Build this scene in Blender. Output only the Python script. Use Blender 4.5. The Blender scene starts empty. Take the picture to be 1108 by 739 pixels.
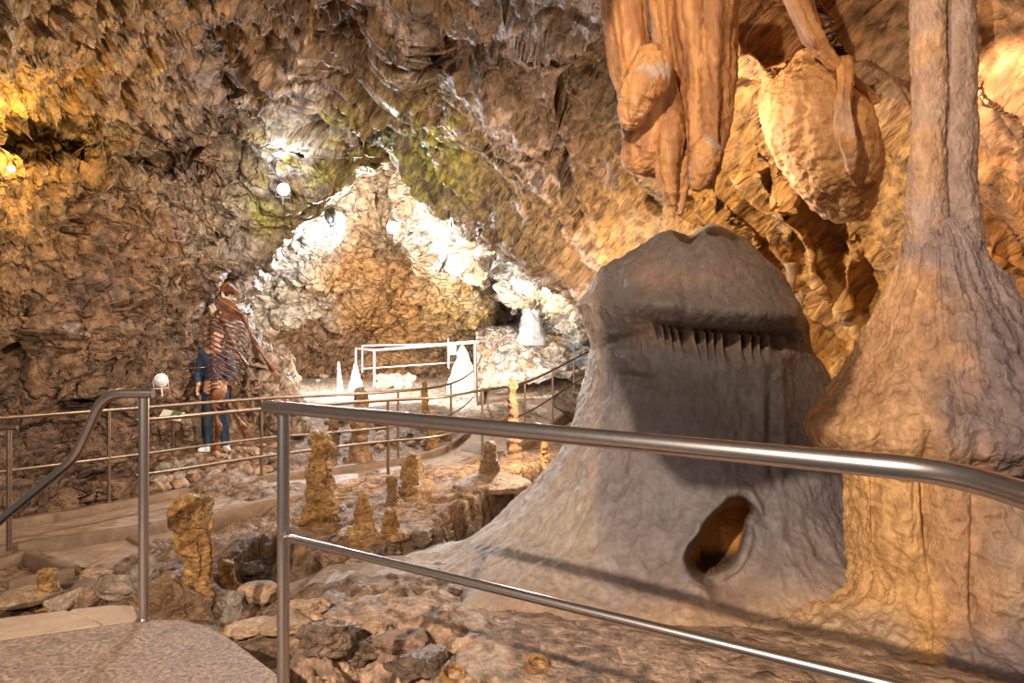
import bpy, bmesh, math, random
import numpy as np
from mathutils import Vector, Matrix
random.seed(7)
SC = bpy.context.scene
COL = SC.collection
F = 740.0; CX = 554.0; CY = 369.5; CH = 1.21

# ------------------------------------------------------------------ helpers
def at(px, py, d):
    return Vector(((px-CX)/F*d, d, CH-(py-CY)/F*d))
def gnd(px, py, z):
    """point of the ground at height z seen at px,py"""
    return at(px, py, (CH-z)*F/(py-CY))
def at_np(px, py, d):
    return np.stack([(px-CX)/F*d, d, CH-(py-CY)/F*d], -1)
def proj(p):
    return CX+F*p[..., 0]/p[..., 1], CY+F*(CH-p[..., 2])/p[..., 1]

_perm = np.random.RandomState(3).permutation(512).astype(np.int64)
_perm = np.concatenate([_perm, _perm, _perm])
_g = np.random.RandomState(5).normal(size=(512, 3)); _g /= np.linalg.norm(_g, axis=1)[:, None]
def perlin(p, seed=0):
    p = np.asarray(p, float) + seed*17.31
    i = np.floor(p).astype(np.int64); f = p-i; i &= 511
    w = f*f*f*(f*(f*6-15)+10)
    out = 0
    for dx in (0, 1):
        wx = w[..., 0] if dx else 1-w[..., 0]
        a = _perm[(i[..., 0]+dx) & 511]
        for dy in (0, 1):
            wy = w[..., 1] if dy else 1-w[..., 1]
            b = _perm[a+((i[..., 1]+dy) & 511)]
            for dz in (0, 1):
                wz = w[..., 2] if dz else 1-w[..., 2]
                g = _g[_perm[b+((i[..., 2]+dz) & 511)]]
                out = out + wx*wy*wz*(g[..., 0]*(f[..., 0]-dx)+g[..., 1]*(f[..., 1]-dy)+g[..., 2]*(f[..., 2]-dz))
    return out*1.6
def fbm(p, oc=4, seed=0, gain=.5):
    o = 0; a = 1.0; q = np.asarray(p, float)
    for k in range(oc):
        o = o+a*perlin(q, seed+k); a *= gain; q = q*2.03
    return o
def ridged(p, oc=4, seed=0, gain=.5):
    o = 0; a = 1.0; q = np.asarray(p, float); s = 0
    for k in range(oc):
        o = o+a*(1-2*np.abs(perlin(q, seed+k))); s += a; a *= gain; q = q*2.07
    return o/s
def worley(p, seed=0):
    p = np.asarray(p, float); i = np.floor(p).astype(np.int64); f = p-i
    f1 = np.full(p.shape[:-1], 9.); f2 = np.full(p.shape[:-1], 9.); idv = np.zeros(p.shape[:-1])
    rs = np.random.RandomState(11+seed); tab = rs.rand(512, 4)
    for dx in (-1, 0, 1):
        for dy in (-1, 0, 1):
            for dz in (-1, 0, 1):
                h = _perm[_perm[_perm[(i[..., 0]+dx) & 511]+((i[..., 1]+dy) & 511)]+((i[..., 2]+dz) & 511)]
                t = tab[h]
                d = np.sqrt((t[..., 0]+dx-f[..., 0])**2+(t[..., 1]+dy-f[..., 1])**2+(t[..., 2]+dz-f[..., 2])**2)
                n = d < f1
                f2 = np.where(n, f1, np.minimum(f2, d)); idv = np.where(n, t[..., 3], idv); f1 = np.where(n, d, f1)
    return f1, f2, idv
def sstep(a, b, x):
    t = np.clip((x-a)/(b-a), 0, 1); return t*t*(3-2*t)
def tps(pts, vals, scale, reg=1e-3):
    P = np.array(pts, float)/scale; n = len(P)
    def U(r2): return np.where(r2 > 1e-12, r2*np.log(np.maximum(r2, 1e-12)), 0)
    K = U(((P[:, None]-P[None])**2).sum(-1))+np.eye(n)*reg
    A = np.zeros((n+3, n+3)); A[:n, :n] = K; A[:n, n] = 1; A[:n, n+1:] = P; A[n, :n] = 1; A[n+1:, :n] = P.T
    b = np.zeros(n+3); b[:n] = vals
    w = np.linalg.solve(A, b)
    def ev(x, y):
        q = np.stack([x, y], -1)/scale; o = w[n]+q[..., 0]*w[n+1]+q[..., 1]*w[n+2]
        for k in range(n):
            o = o+w[k]*U(((q-P[k])**2).sum(-1))
        return o
    return ev
def normals(G):
    du = np.gradient(G, axis=0); dv = np.gradient(G, axis=1)
    n = np.cross(du, dv); return n/(np.linalg.norm(n, axis=-1)[..., None]+1e-12)
def shift(p, ax):   # anisotropic rotated coordinates about Y: (along, depth, across)
    a = np.radians(ax); c, s = np.cos(a), np.sin(a)
    return np.stack([p[..., 0]*c-p[..., 2]*s, p[..., 1], p[..., 0]*s+p[..., 2]*c], -1)

def tag(o, label=None, cat=None, group=None, kind=None):
    if label: o['label'] = label
    if cat: o['category'] = cat
    if group: o['group'] = group
    if kind: o['kind'] = kind
    return o
def link(name, me, mat, parent=None, smooth=True):
    o = bpy.data.objects.new(name, me); COL.objects.link(o)
    if mat: me.materials.append(mat)
    if smooth: me.polygons.foreach_set('use_smooth', [True]*len(me.polygons))
    if parent: o.parent = parent
    return o
def empty(name, loc, label=None, cat=None, group=None, rz=0):
    o = bpy.data.objects.new(name, None); COL.objects.link(o); o.location = loc; o.rotation_euler.z = rz
    o.empty_display_size = .1
    return tag(o, label, cat, group)
def grid_mesh(name, G, colors=None, closed=False, caps=(False, False), flip=False):
    nu, nv = G.shape[:2]           # u rows, v columns; closed: v wraps
    V = G.reshape(-1, 3); idx = np.arange(nu*nv).reshape(nu, nv)
    a = idx[:-1, :]; b = idx[1:, :]
    if closed:
        q = np.stack([a, np.roll(a, -1, 1), np.roll(b, -1, 1), b], -1).reshape(-1, 4)
    else:
        q = np.stack([a[:, :-1], a[:, 1:], b[:, 1:], b[:, :-1]], -1).reshape(-1, 4)
    if flip: q = q[:, ::-1]
    me = bpy.data.meshes.new(name)
    nq = len(q)
    me.vertices.add(len(V)); me.vertices.foreach_set('co', V.astype(np.float32).ravel())
    me.loops.add(nq*4); me.loops.foreach_set('vertex_index', q.astype(np.int32).ravel())
    me.polygons.add(nq); me.polygons.foreach_set('loop_start', np.arange(0, nq*4, 4, dtype=np.int32))
    me.update(calc_edges=True)
    if colors is not None:
        ca = me.color_attributes.new('Col', 'FLOAT_COLOR', 'POINT')
        c = np.ones((len(V), 4), np.float32); c[:, :3] = colors.reshape(-1, 3)
        ca.data.foreach_set('color', c.ravel())
    if closed and (caps[0] or caps[1]):
        bm = bmesh.new(); bm.from_mesh(me); bm.verts.ensure_lookup_table()
        for which, r in ((caps[0], 0), (caps[1], nu-1)):
            if which:
                vs = [bm.verts[int(k)] for k in idx[r]]
                try: bm.faces.new(vs if (r == 0) == flip else vs[::-1])
                except ValueError: pass
        bmesh.ops.recalc_face_normals(bm, faces=bm.faces)
        bm.to_mesh(me); bm.free()
    return me
def interp(keys, n):
    """smooth (Catmull-Rom) resample of rows of numbers"""
    K = np.array(keys, float); m = len(K)
    t = np.linspace(0, m-1, n); i = np.clip(t.astype(int), 0, m-2); f = (t-i)[:, None]
    p0 = K[np.clip(i-1, 0, m-1)]; p1 = K[i]; p2 = K[i+1]; p3 = K[np.clip(i+2, 0, m-1)]
    return .5*((2*p1)+(-p0+p2)*f+(2*p0-5*p1+4*p2-p3)*f*f+(-p0+3*p1-3*p2+p3)*f**3)
def loft(keys, nu=64, nv=48, disp=None, folds=None):
    """keys: rows (x,y,z,rl,rr,rf,rb) of horizontal rings; returns grid rows x angle"""
    K = interp(keys, nu); th = np.linspace(0, 2*math.pi, nv, endpoint=False)
    c, s = np.cos(th), np.sin(th)
    rx = np.where(c[None] > 0, K[:, 4:5], K[:, 3:4]); ry = np.where(s[None] > 0, K[:, 6:7], K[:, 5:6])
    rx = np.maximum(rx, .0004); ry = np.maximum(ry, .0004)
    m = 1
    if folds is not None: m = 1+folds(th[None, :], np.linspace(0, 1, nu)[:, None])
    G = np.stack([K[:, 0:1]+rx*c*m, K[:, 1:2]+ry*s*m, K[:, 2:3]+0*th[None]], -1)
    if disp is not None:
        n = normals(np.concatenate([G, G[:, :1]], 1))[:, :-1]
        ctr = np.stack([K[:, 0], K[:, 1], K[:, 2]], -1)[:, None]
        sgn = np.sign(((G-ctr)*n).sum(-1).mean()) or 1
        G = G+n*sgn*disp(G)[..., None]
    return G
class MB:
    """collects tubes and boxes into one mesh"""
    def __init__(s): s.bm = bmesh.new()
    def tube(s, pts, r, seg=12, cap=True):
        pts = [Vector(p) for p in pts]; rs = r if isinstance(r, (list, tuple)) else [r]*len(pts)
        prev = None; n = None
        for k, p in enumerate(pts):
            t = (pts[min(k+1, len(pts)-1)]-pts[max(k-1, 0)]).normalized()
            if n is None:
                n = t.cross(Vector((0, 0, 1)))
                if n.length < .05: n = t.cross(Vector((1, 0, 0)))
            n = (n-t*n.dot(t)).normalized(); b = t.cross(n)
            ring = [s.bm.verts.new(p+(n*math.cos(a)+b*math.sin(a))*rs[k]) for a in [2*math.pi*j/seg for j in range(seg)]]
            if prev:
                for j in range(seg):
                    s.bm.faces.new((prev[j], prev[(j+1) % seg], ring[(j+1) % seg], ring[j]))
            elif cap: s.bm.faces.new(ring[::-1])
            prev = ring
        if cap: s.bm.faces.new(prev)
        return s
    def box(s, c, sz, rot=None, bev=0):
        m = Matrix.Translation(Vector(c)) @ (rot.to_4x4() if rot else Matrix()) @ Matrix.Diagonal((*sz, 1))
        r = bmesh.ops.create_cube(s.bm, size=1, matrix=m)
        if bev:
            es = list({e for v in r['verts'] for e in v.link_edges})
            bmesh.ops.bevel(s.bm, geom=es, offset=bev, segments=2, affect='EDGES')
        return s
    def ball(s, c, r, sub=3, rot=None):
        if not isinstance(r, (list, tuple)): r = (r, r, r)
        m = Matrix.Translation(Vector(c)) @ (rot.to_4x4() if rot else Matrix()) @ Matrix.Diagonal((*r, 1))
        bmesh.ops.create_icosphere(s.bm, subdivisions=sub, radius=1, matrix=m); return s
    def disc(s, c, ax, r, h, seg=20):
        ax = Vector(ax).normalized(); c = Vector(c); return s.tube([c, c+ax*h], r, seg)
    def build(s, name, mat, parent=None, smooth=True):
        bmesh.ops.recalc_face_normals(s.bm, faces=s.bm.faces)
        me = bpy.data.meshes.new(name); s.bm.to_mesh(me); s.bm.free()
        if parent is not None and parent.location.length > 0 or (parent is not None and parent.parent):
            loc = parent.location.copy(); q = parent.parent
            while q: loc += q.location; q = q.parent
            me.transform(Matrix.Translation(-loc))
        o = link(name, me, mat, parent, smooth)
        if smooth:
            try: me.set_sharp_from_angle(angle=math.radians(40))
            except Exception: pass
        return o

# ------------------------------------------------------------------ materials
def nd(nt, t, **k):
    n = nt.nodes.new(t)
    for a, b in k.items():
        if a == 'ins':
            for i, v in b.items():
                if hasattr(v, 'is_output'): nt.links.new(v, n.inputs[i])
                else: n.inputs[i].default_value = v
        else: setattr(n, a, b)
    return n
def rock_mat(name, cols=None, scale=1.0, rough=.6, bump=.5, crack=.5, ang=0, stretch=(1, 1, 1), contrast=1.0,
             fine=1.0, flow=0.0, wet=.0, spec=.5, dist=.05, dark=.3, crackscale=2.2, tint=None):
    """cols None: colour from the Col attribute"""
    m = bpy.data.materials.new(name); m.use_nodes = True; nt = m.node_tree; nt.nodes.clear()
    out = nd(nt, 'ShaderNodeOutputMaterial'); bs = nd(nt, 'ShaderNodeBsdfPrincipled')
    nt.links.new(bs.outputs[0], out.inputs[0])
    geo = nd(nt, 'ShaderNodeNewGeometry')
    mp = nd(nt, 'ShaderNodeMapping', ins={0: geo.outputs['Position']}); mp.inputs['Rotation'].default_value = (0, math.radians(ang), 0)
    mp2 = nd(nt, 'ShaderNodeMapping', ins={0: mp.outputs[0]}); mp2.inputs['Scale'].default_value = [scale*v for v in stretch]
    V = mp2.outputs[0]
    n1 = nd(nt, 'ShaderNodeTexNoise', ins={'Vector': V, 'Scale': 1.3, 'Detail': 8, 'Roughness': .62, 'Distortion': .4})
    n2 = nd(nt, 'ShaderNodeTexNoise', ins={'Vector': V, 'Scale': 6.0, 'Detail': 9, 'Roughness': .68, 'Distortion': .2})
    if cols is None:
        base = nd(nt, 'ShaderNodeVertexColor', layer_name='Col').outputs[0]
    else:
        r = nd(nt, 'ShaderNodeValToRGB', ins={0: n1.outputs[0]}); e = r.color_ramp.elements
        e[0].position = .3; e[1].position = .7
        e[0].color = (*cols[0], 1); e[1].color = (*cols[-1], 1)
        if len(cols) == 3:
            q = e.new(.5); q.color = (*cols[1], 1)
        base = r.outputs[0]
    # light and dark mottling of the stone itself
    r2 = nd(nt, 'ShaderNodeValToRGB', ins={0: n2.outputs[0]}); e = r2.color_ramp.elements
    e[0].position = .36; e[1].position = .66
    lo = max(.12, 1-.6*contrast); e[0].color = (lo, lo*.94, lo*.88, 1); e[1].color = (1+.45*contrast, 1+.45*contrast, 1+.5*contrast, 1)
    mx = nd(nt, 'ShaderNodeMix', data_type='RGBA', blend_type='MULTIPLY', ins={0: 1.0, 6: base, 7: r2.outputs[0]})
    # dark mineral stains
    n3 = nd(nt, 'ShaderNodeTexNoise', ins={'Vector': V, 'Scale': 2.7, 'Detail': 10, 'Roughness': .7, 'Distortion': 1.2})
    r3 = nd(nt, 'ShaderNodeValToRGB', ins={0: n3.outputs[0]}); e = r3.color_ramp.elements
    e[0].position = .38; e[1].position = .5; e[0].color = (1, 1, 1, 1); e[1].color = (0, 0, 0, 1)
    mm = nd(nt, 'ShaderNodeMath', operation='MULTIPLY', ins={0: r3.outputs[0], 1: dark})
    mx2 = nd(nt, 'ShaderNodeMix', data_type='RGBA', blend_type='MIX', ins={0: mm.outputs[0], 6: mx.outputs[2], 7: (.045, .032, .026, 1)})
    nt.links.new(mx2.outputs[2], bs.inputs['Base Color'])
    # roughness
    mr = nd(nt, 'ShaderNodeMapRange', ins={0: n1.outputs[0], 1: .4, 2: .62, 3: rough-wet, 4: rough+.1})
    nt.links.new(mr.outputs[0], bs.inputs['Roughness'])
    bs.inputs['Specular IOR Level'].default_value = spec
    # relief
    vo = nd(nt, 'ShaderNodeTexVoronoi', feature='DISTANCE_TO_EDGE')
    wv = nd(nt, 'ShaderNodeTexNoise', ins={'Vector': V, 'Scale': 3.0, 'Detail': 4})
    ad = nd(nt, 'ShaderNodeVectorMath', operation='MULTIPLY_ADD', ins={0: wv.outputs['Color'], 1: (.55, .55, .55), 2: V})
    nt.links.new(ad.outputs[0], vo.inputs['Vector']); vo.inputs['Scale'].default_value = crackscale
    cr = nd(nt, 'ShaderNodeMapRange', ins={0: vo.outputs['Distance'], 1: 0.0, 2: .12, 3: 0.0, 4: 1.0})
    rg = nd(nt, 'ShaderNodeTexNoise', noise_type='RIDGED_MULTIFRACTAL', ins={'Vector': V, 'Scale': 3.2, 'Detail': 7, 'Roughness': .6})
    fn = nd(nt, 'ShaderNodeTexNoise', ins={'Vector': V, 'Scale': 26.0*fine, 'Detail': 6, 'Roughness': .6})
    s1 = nd(nt, 'ShaderNodeMath', operation='MULTIPLY', ins={0: cr.outputs[0], 1: crack})
    s2 = nd(nt, 'ShaderNodeMath', operation='MULTIPLY_ADD', ins={0: rg.outputs[0], 1: .55, 2: s1.outputs[0]})
    s3 = nd(nt, 'ShaderNodeMath', operation='MULTIPLY_ADD', ins={0: n2.outputs[0], 1: 1.1, 2: s2.outputs[0]})
    s4 = nd(nt, 'ShaderNodeMath', operation='MULTIPLY_ADD', ins={0: fn.outputs[0], 1: .35, 2: s3.outputs[0]})
    last = s4.outputs[0]
    if flow:
        mf = nd(nt, 'ShaderNodeMapping', ins={0: geo.outputs['Position']}); mf.inputs['Scale'].default_value = (26, 26, 1.6)
        nf = nd(nt, 'ShaderNodeTexNoise', ins={'Vector': mf.outputs[0], 'Scale': 1.0, 'Detail': 4})
        last = nd(nt, 'ShaderNodeMath', operation='MULTIPLY_ADD', ins={0: nf.outputs[0], 1: flow, 2: last}).outputs[0]
    bp = nd(nt, 'ShaderNodeBump', ins={'Strength': bump, 'Distance': dist, 'Height': last})
    nt.links.new(bp.outputs[0], bs.inputs['Normal'])
    return m
def plain(name, col, rough=.5, metal=0, emit=None, es=0, bump=0, bscale=40, var=.15, coat=0):
    m = bpy.data.materials.new(name); m.use_nodes = True; nt = m.node_tree; bs = nt.nodes['Principled BSDF']
    geo = nd(nt, 'ShaderNodeNewGeometry')
    n = nd(nt, 'ShaderNodeTexNoise', ins={'Vector': geo.outputs['Position'], 'Scale': bscale, 'Detail': 5})
    r = nd(nt, 'ShaderNodeValToRGB', ins={0: n.outputs[0]}); e = r.color_ramp.elements; e[0].position = .3; e[1].position = .7
    e[0].color = (*[c*(1-var) for c in col], 1); e[1].color = (*[min(1, c*(1+var)) for c in col], 1)
    nt.links.new(r.outputs[0], bs.inputs['Base Color'])
    bs.inputs['Roughness'].default_value = rough; bs.inputs['Metallic'].default_value = metal
    if emit: bs.inputs['Emission Color'].default_value = (*emit, 1); bs.inputs['Emission Strength'].default_value = es
    if bump:
        bp = nd(nt, 'ShaderNodeBump', ins={'Strength': bump, 'Distance': .01, 'Height': n.outputs[0]}); nt.links.new(bp.outputs[0], bs.inputs['Normal'])
    return m
M = {}
M['left'] = rock_mat('limestone_left', None, 1.2, .5, 1.0, .6, 0, (1, 1, .8), 1.25, dist=.11, dark=.6, crackscale=2.4)
M['mid'] = rock_mat('limestone_ceiling', None, 1.0, .5, .9, .4, 58, (.55, 1, 1.9), 1.25, dist=.11, dark=.65, wet=.15)
M['right'] = rock_mat('limestone_right', None, 1.0, .5, .75, .3, 52, (.35, .8, 1.9), 1.1, dist=.10, dark=.4, wet=.12)
M['back'] = rock_mat('limestone_back', None, .8, .6, .9, .6, 0, (1, 1, 1.3), 1.1, dist=.2, dark=.3)
M['floor'] = rock_mat('cave_floor', None, 1.8, .66, .8, .35, 0, (1, 1, 1), 1.2, dist=.06, dark=.45, wet=.24, spec=.3)
M['dome'] = rock_mat('grey_flowstone', None, 3.0, .5, .5, .0, 0, (1, 1, .45), .35, dist=.022, dark=.05, flow=.35, fine=1.2, spec=.35)
M['column'] = rock_mat('tan_flowstone', None, 2.6, .5, .7, .0, 0, (1, 1, .6), .55, dist=.035, dark=.1, flow=.12, fine=1.3, spec=.45)
M['drape'] = rock_mat('orange_drapery', None, 2.0, .48, .6, .0, 0, (1, 1, .35), .4, dist=.03, dark=.08, flow=.08, fine=1.2, spec=.5)
M['stag'] = rock_mat('stalagmite_stone', ((.24, .12, .035), (.46, .25, .085), (.64, .42, .19)), 3.6, .42, 1.0, .25, 0, (1, 1, 1.6), 1.1, dist=.045, dark=.3, wet=.1)
M['stag_dark'] = rock_mat('brown_stalagmite_stone', ((.12, .07, .035), (.24, .14, .07), (.36, .22, .12)), 3.2, .45, .9, .25, 0, (1, 1, 1.6), .8, dist=.04, dark=.25)
M['white'] = rock_mat('white_calcite', ((.72, .66, .55), (.85, .8, .7), (.9, .86, .8)), 2, .5, .4, .0, 0, (1, 1, 1), .15, dist=.03, dark=.03)
M['bluegrey'] = rock_mat('pale_grey_calcite', ((.16, .18, .21), (.26, .28, .31), (.36, .37, .39)), 2, .5, .6, .0, 0, (1, 1, .5), .3, dist=.05, dark=.05)
M['rock'] = rock_mat('loose_rock', ((.16, .12, .09), (.27, .2, .15), (.4, .31, .23)), 4, .65, .7, .3, 0, (1, 1, 1), .7, dist=.025, dark=.2)
M['rock_red'] = rock_mat('reddish_rock', ((.17, .10, .065), (.25, .15, .10), (.36, .23, .16)), 4, .65, .7, .3, 0, (1, 1, 1), .6, dist=.025, dark=.15)
M['rock_grey'] = rock_mat('grey_rock', ((.14, .115, .09), (.22, .185, .15), (.33, .28, .23)), 4, .6, .7, .3, 0, (1, 1, 1), .6, dist=.025, dark=.2)
M['rock_dark'] = rock_mat('dark_rock', ((.07, .05, .035), (.14, .095, .065), (.26, .17, .11)), 4, .45, .9, .4, 0, (1, 1, 1), .8, dist=.03, dark=.3, wet=.15)
M['rock_tan'] = rock_mat('tan_rock', ((.22, .14, .085), (.33, .22, .135), (.46, .33, .22)), 4, .6, .7, .3, 0, (1, 1, 1), .6, dist=.025, dark=.15)
M['rock_pale'] = rock_mat('pale_rock', ((.55, .48, .4), (.7, .63, .54), (.85, .78, .7)), 4, .6, .7, .3, 0, (1, 1, 1), .4, dist=.025, dark=.1)
M['conc'] = rock_mat('walkway_concrete', ((.16, .11, .075), (.22, .155, .11), (.28, .205, .15)), 1.6, .6, .45, .0, 0, (1, 1, 1), .35, dist=.02, dark=.15, wet=.15, fine=3)
M['deck'] = rock_mat('rough_deck_concrete', ((.17, .11, .078), (.24, .165, .12), (.30, .215, .16)), 9, .5, 1.0, .0, 0, (1, 1, 1), 1.2, dist=.008, dark=.2, wet=.15, fine=1.2)
M['nosing'] = rock_mat('smooth_step_concrete', ((.25, .18, .13), (.30, .22, .16), (.34, .26, .195)), 2.4, .6, .5, .0, 0, (1, 1, 1), .2, dist=.01, dark=.05, fine=3)
M['kerb'] = rock_mat('kerb_concrete', ((.085, .052, .03), (.13, .082, .05), (.19, .125, .08)), 2.0, .6, .5, .0, 0, (1, 1, 1), .4, dist=.02, dark=.15, fine=2)
M['steel'] = plain('brushed_steel', (.46, .42, .42), .27, 1.0, var=.08, bscale=90)
M['rail'] = plain('weathered_rail_steel', (.22, .165, .13), .38, .9, var=.2, bscale=30)
M['railw'] = plain('pale_rail_steel', (.75, .76, .78), .35, .6, var=.06, bscale=30)
M['bone'] = rock_mat('brown_bone', ((.035, .012, .005), (.11, .035, .01), (.27, .10, .025)), 6, .4, .5, .0, 0, (1, 1, 1), .5, dist=.01, dark=.12)
M['bonepale'] = rock_mat('pale_bone', ((.5, .4, .3), (.65, .55, .42), (.75, .65, .5)), 6, .4, .5, .0, 0, (1, 1, 1), .4, dist=.01, dark=.12)
M['black'] = plain('black_metal', (.02, .02, .02), .5)
M['grey'] = plain('grey_lamp_metal', (.4, .42, .46), .4, .3)
# ------------------------------------------------------------------ cave shell
ctl = [(-260,-260,2.6),(-100,-260,3.2),(150,-260,3.6),(400,-260,3.4),(600,-260,3.2),(850,-260,2.7),(1100,-260,2.3),(1370,-260,2.2),
 (-260,0,3.6),(-260,200,4.6),(-260,450,4.8),(-260,700,4.6),(1370,0,2.5),(1370,200,2.9),(1370,450,3.4),(1370,700,3.2),
 (0,0,5.5),(0,110,7.6),(0,180,7.6),(0,300,7.6),(0,450,7.4),(0,560,6.9),(0,640,6.3),(150,640,7.6),
 (150,540,9),(150,400,9.6),(150,300,9.8),(150,180,9.6),(120,60,7.8),(200,0,7),(200,490,10.1),
 (250,490,10.4),(250,400,10.9),(250,300,11.2),(235,180,10.8),(235,80,9.6),(300,380,11.2),(300,280,11.8),(300,200,11.3),(320,120,10.0),(350,0,7.2),(380,60,8.6),(330,440,11.2),
 (400,130,10.6),(400,190,12),(430,180,12),(450,110,9.2),(460,225,12),(500,0,6),(500,100,8.2),(510,250,12),(550,200,9.8),(600,300,11.2),(640,345,11.3),(640,200,8.9),
 (620,80,7.2),(700,260,8.6),(700,150,7.6),(700,0,5.4),(760,250,7.6),(780,100,6.2),(850,60,5.5),(850,-40,4.6),(850,200,6.6),(900,300,7.2),(900,400,7.5),(700,400,10.5),(800,450,8.5),
 (1000,50,4.8),(1108,0,3.8),(1108,150,4.4),(1108,330,5),(960,250,6),(1000,400,6.5),(1108,500,5.4),(1000,600,5.8),(1200,300,4.4),(1200,600,4.4),(1000,-60,4.2)]
depth = tps([(a, b) for a, b, c in ctl], [math.log(c) for a, b, c in ctl], 300., 2e-3)
arch = [(352,520),(334,470),(328,425),(318,388),(292,376),(276,348),(286,325),(301,295),(318,258),(335,238),(365,208),(400,191),(432,184),(452,205),(470,235),(510,262),(560,298),(600,322),(640,349),(690,400),(720,470),(700,560)]
AC = np.array((470., 420.))
ang = np.unwrap([math.atan2(-(y-AC[1]), x-AC[0]) for x, y in arch]); rad = [math.hypot(x-AC[0], y-AC[1]) for x, y in arch]
if ang[0] < 0: ang = ang+2*math.pi
o_ = np.argsort(ang); ANG = np.array(ang)[o_]; RAD = np.array(rad)[o_]
zones = [((60,50),(.34,.23,.10)),((60,130),(.50,.33,.09)),((10,150),(.58,.38,.10)),((150,130),(.38,.25,.10)),((100,300),(.22,.14,.08)),((190,260),(.33,.22,.13)),((40,480),(.17,.11,.07)),((150,470),(.23,.155,.105)),  # yellow alcove tones hold lamp light painted into the rock
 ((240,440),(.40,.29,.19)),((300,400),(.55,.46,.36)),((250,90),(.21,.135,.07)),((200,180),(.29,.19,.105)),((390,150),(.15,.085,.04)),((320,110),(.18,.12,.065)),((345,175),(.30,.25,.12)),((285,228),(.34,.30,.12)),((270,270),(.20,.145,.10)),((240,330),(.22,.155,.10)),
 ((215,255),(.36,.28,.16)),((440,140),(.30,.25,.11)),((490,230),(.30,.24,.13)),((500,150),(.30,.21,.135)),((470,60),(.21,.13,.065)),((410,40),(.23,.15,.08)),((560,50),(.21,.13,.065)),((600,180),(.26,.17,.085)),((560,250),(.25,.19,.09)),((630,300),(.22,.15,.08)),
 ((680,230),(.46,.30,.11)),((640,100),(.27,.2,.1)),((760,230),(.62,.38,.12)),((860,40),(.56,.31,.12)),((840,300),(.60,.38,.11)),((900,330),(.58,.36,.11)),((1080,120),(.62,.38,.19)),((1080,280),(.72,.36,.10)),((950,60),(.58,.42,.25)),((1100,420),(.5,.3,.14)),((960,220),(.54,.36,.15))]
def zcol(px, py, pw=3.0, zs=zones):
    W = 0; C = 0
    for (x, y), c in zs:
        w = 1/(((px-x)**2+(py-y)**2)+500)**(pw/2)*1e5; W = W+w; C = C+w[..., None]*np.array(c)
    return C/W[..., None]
def shell_disp(P, px, py):
    """relief along the normal in metres"""
    wr = sstep(330, 560, px+.35*(py-150)*0)                   # right-hand strata region
    wl = 1-wr
    w1 = fbm(P*.35, 3, 40)
    # --- right: inclined beds with sharp lower edges
    q = shift(P, 52); warp = fbm(q*np.array((.25, .3, .6)), 4, 9)
    ph = q[..., 2]*1.15+q[..., 1]*.12+warp*.75; fr = ph-np.floor(ph); amp = .5+.5*np.sin(np.floor(ph)*12.9)
    beds = (fr**1.3)*(.30+.30*amp)
    qs = q*np.array((.34, .5, 2.0))
    ph2 = qs[..., 2]*1.7+fbm(q*np.array((.3, .4, 1)), 4, 12)*1.5; f2 = ph2-np.floor(ph2)
    plate = ridged(qs*.9, 5, 3)*.24+(f2**1.5)*.13*(.3+.7*sstep(-.3, .4, fbm(P*.9, 2, 77)))
    bl = worley(q*np.array((.5, .7, 1.9))+fbm(P*1.5, 3, 21)[..., None]*.35, 1)
    far_r = sstep(540, 690, px+.3*(py-150))
    qq = q*np.array((.16, .3, 1.0)); fold = ridged(qq*1.25+.3*fbm(q*np.array((.5, .5, 1)), 3, 33)[..., None], 3, 34); fold2 = ridged(qq*3.1, 3, 35)
    sheets = .42*fold**2*np.sign(fold)+.17*fold2+.05*fbm(P*3.5, 4, 36)+.10*fbm(q*np.array((.5, .8, 2.4)), 4, 37)
    right = (beds+plate+.15*(bl[2]-.5)+.08*np.minimum((bl[1]-bl[0])*2, .6)+fbm(qs*4, 4, 5)*.05+ridged(q*np.array((1.2,2,5)), 4, 55)*.045+.05*ridged(P*3.6, 4, 56))
    right = right*(1-.85*far_r)+sheets*far_r
    # --- left: cracked, blocky, wavy ledges
    q2 = P*np.array((1., 1., .8)); wp = fbm(P*1.2, 4, 31)[..., None]
    b1 = worley(q2*np.array((1.5, 1.5, 1.1))+wp*.45, 2); b2 = worley(q2*np.array((3.4, 3.4, 3.0))+wp*.8, 3)
    ledg = P[..., 2]*2.3+fbm(P*np.array((.8, .8, 1.1)), 4, 60)*1.7; fl = ledg-np.floor(ledg)
    left = .42*fbm(P*.55, 3, 8)+.30*ridged(P*np.array((.95, .95, .42))+.4*wp, 3, 17)+.20*ridged(P*np.array((1.5, 1.5, .5)), 4, 14)+.16*(b1[2]-.5)+.10*np.minimum((b1[1]-b1[0])*2.5, .7)+.07*np.minimum((b2[1]-b2[0])*2, .6)+.07*b2[2]+.10*fl**2+.05*fbm(P*6, 4, 15)+.085*ridged(P*np.array((3.4, 3.4, 2.2)), 4, 16)
    up = sstep(230, 60, py)
    qd = shift(P, -38); left = left*(1-.35*up)+up*(.42*ridged(qd*np.array((2.0, 1.2, .45)), 5, 18)+.12*ridged(shift(P, 30)*np.array((.5, 1, 2.4)), 4, 22))
    sc = np.clip(P[..., 1]/8., .45, 1.25)
    return (right*wr+left*wl)*sc+w1*.10
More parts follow.
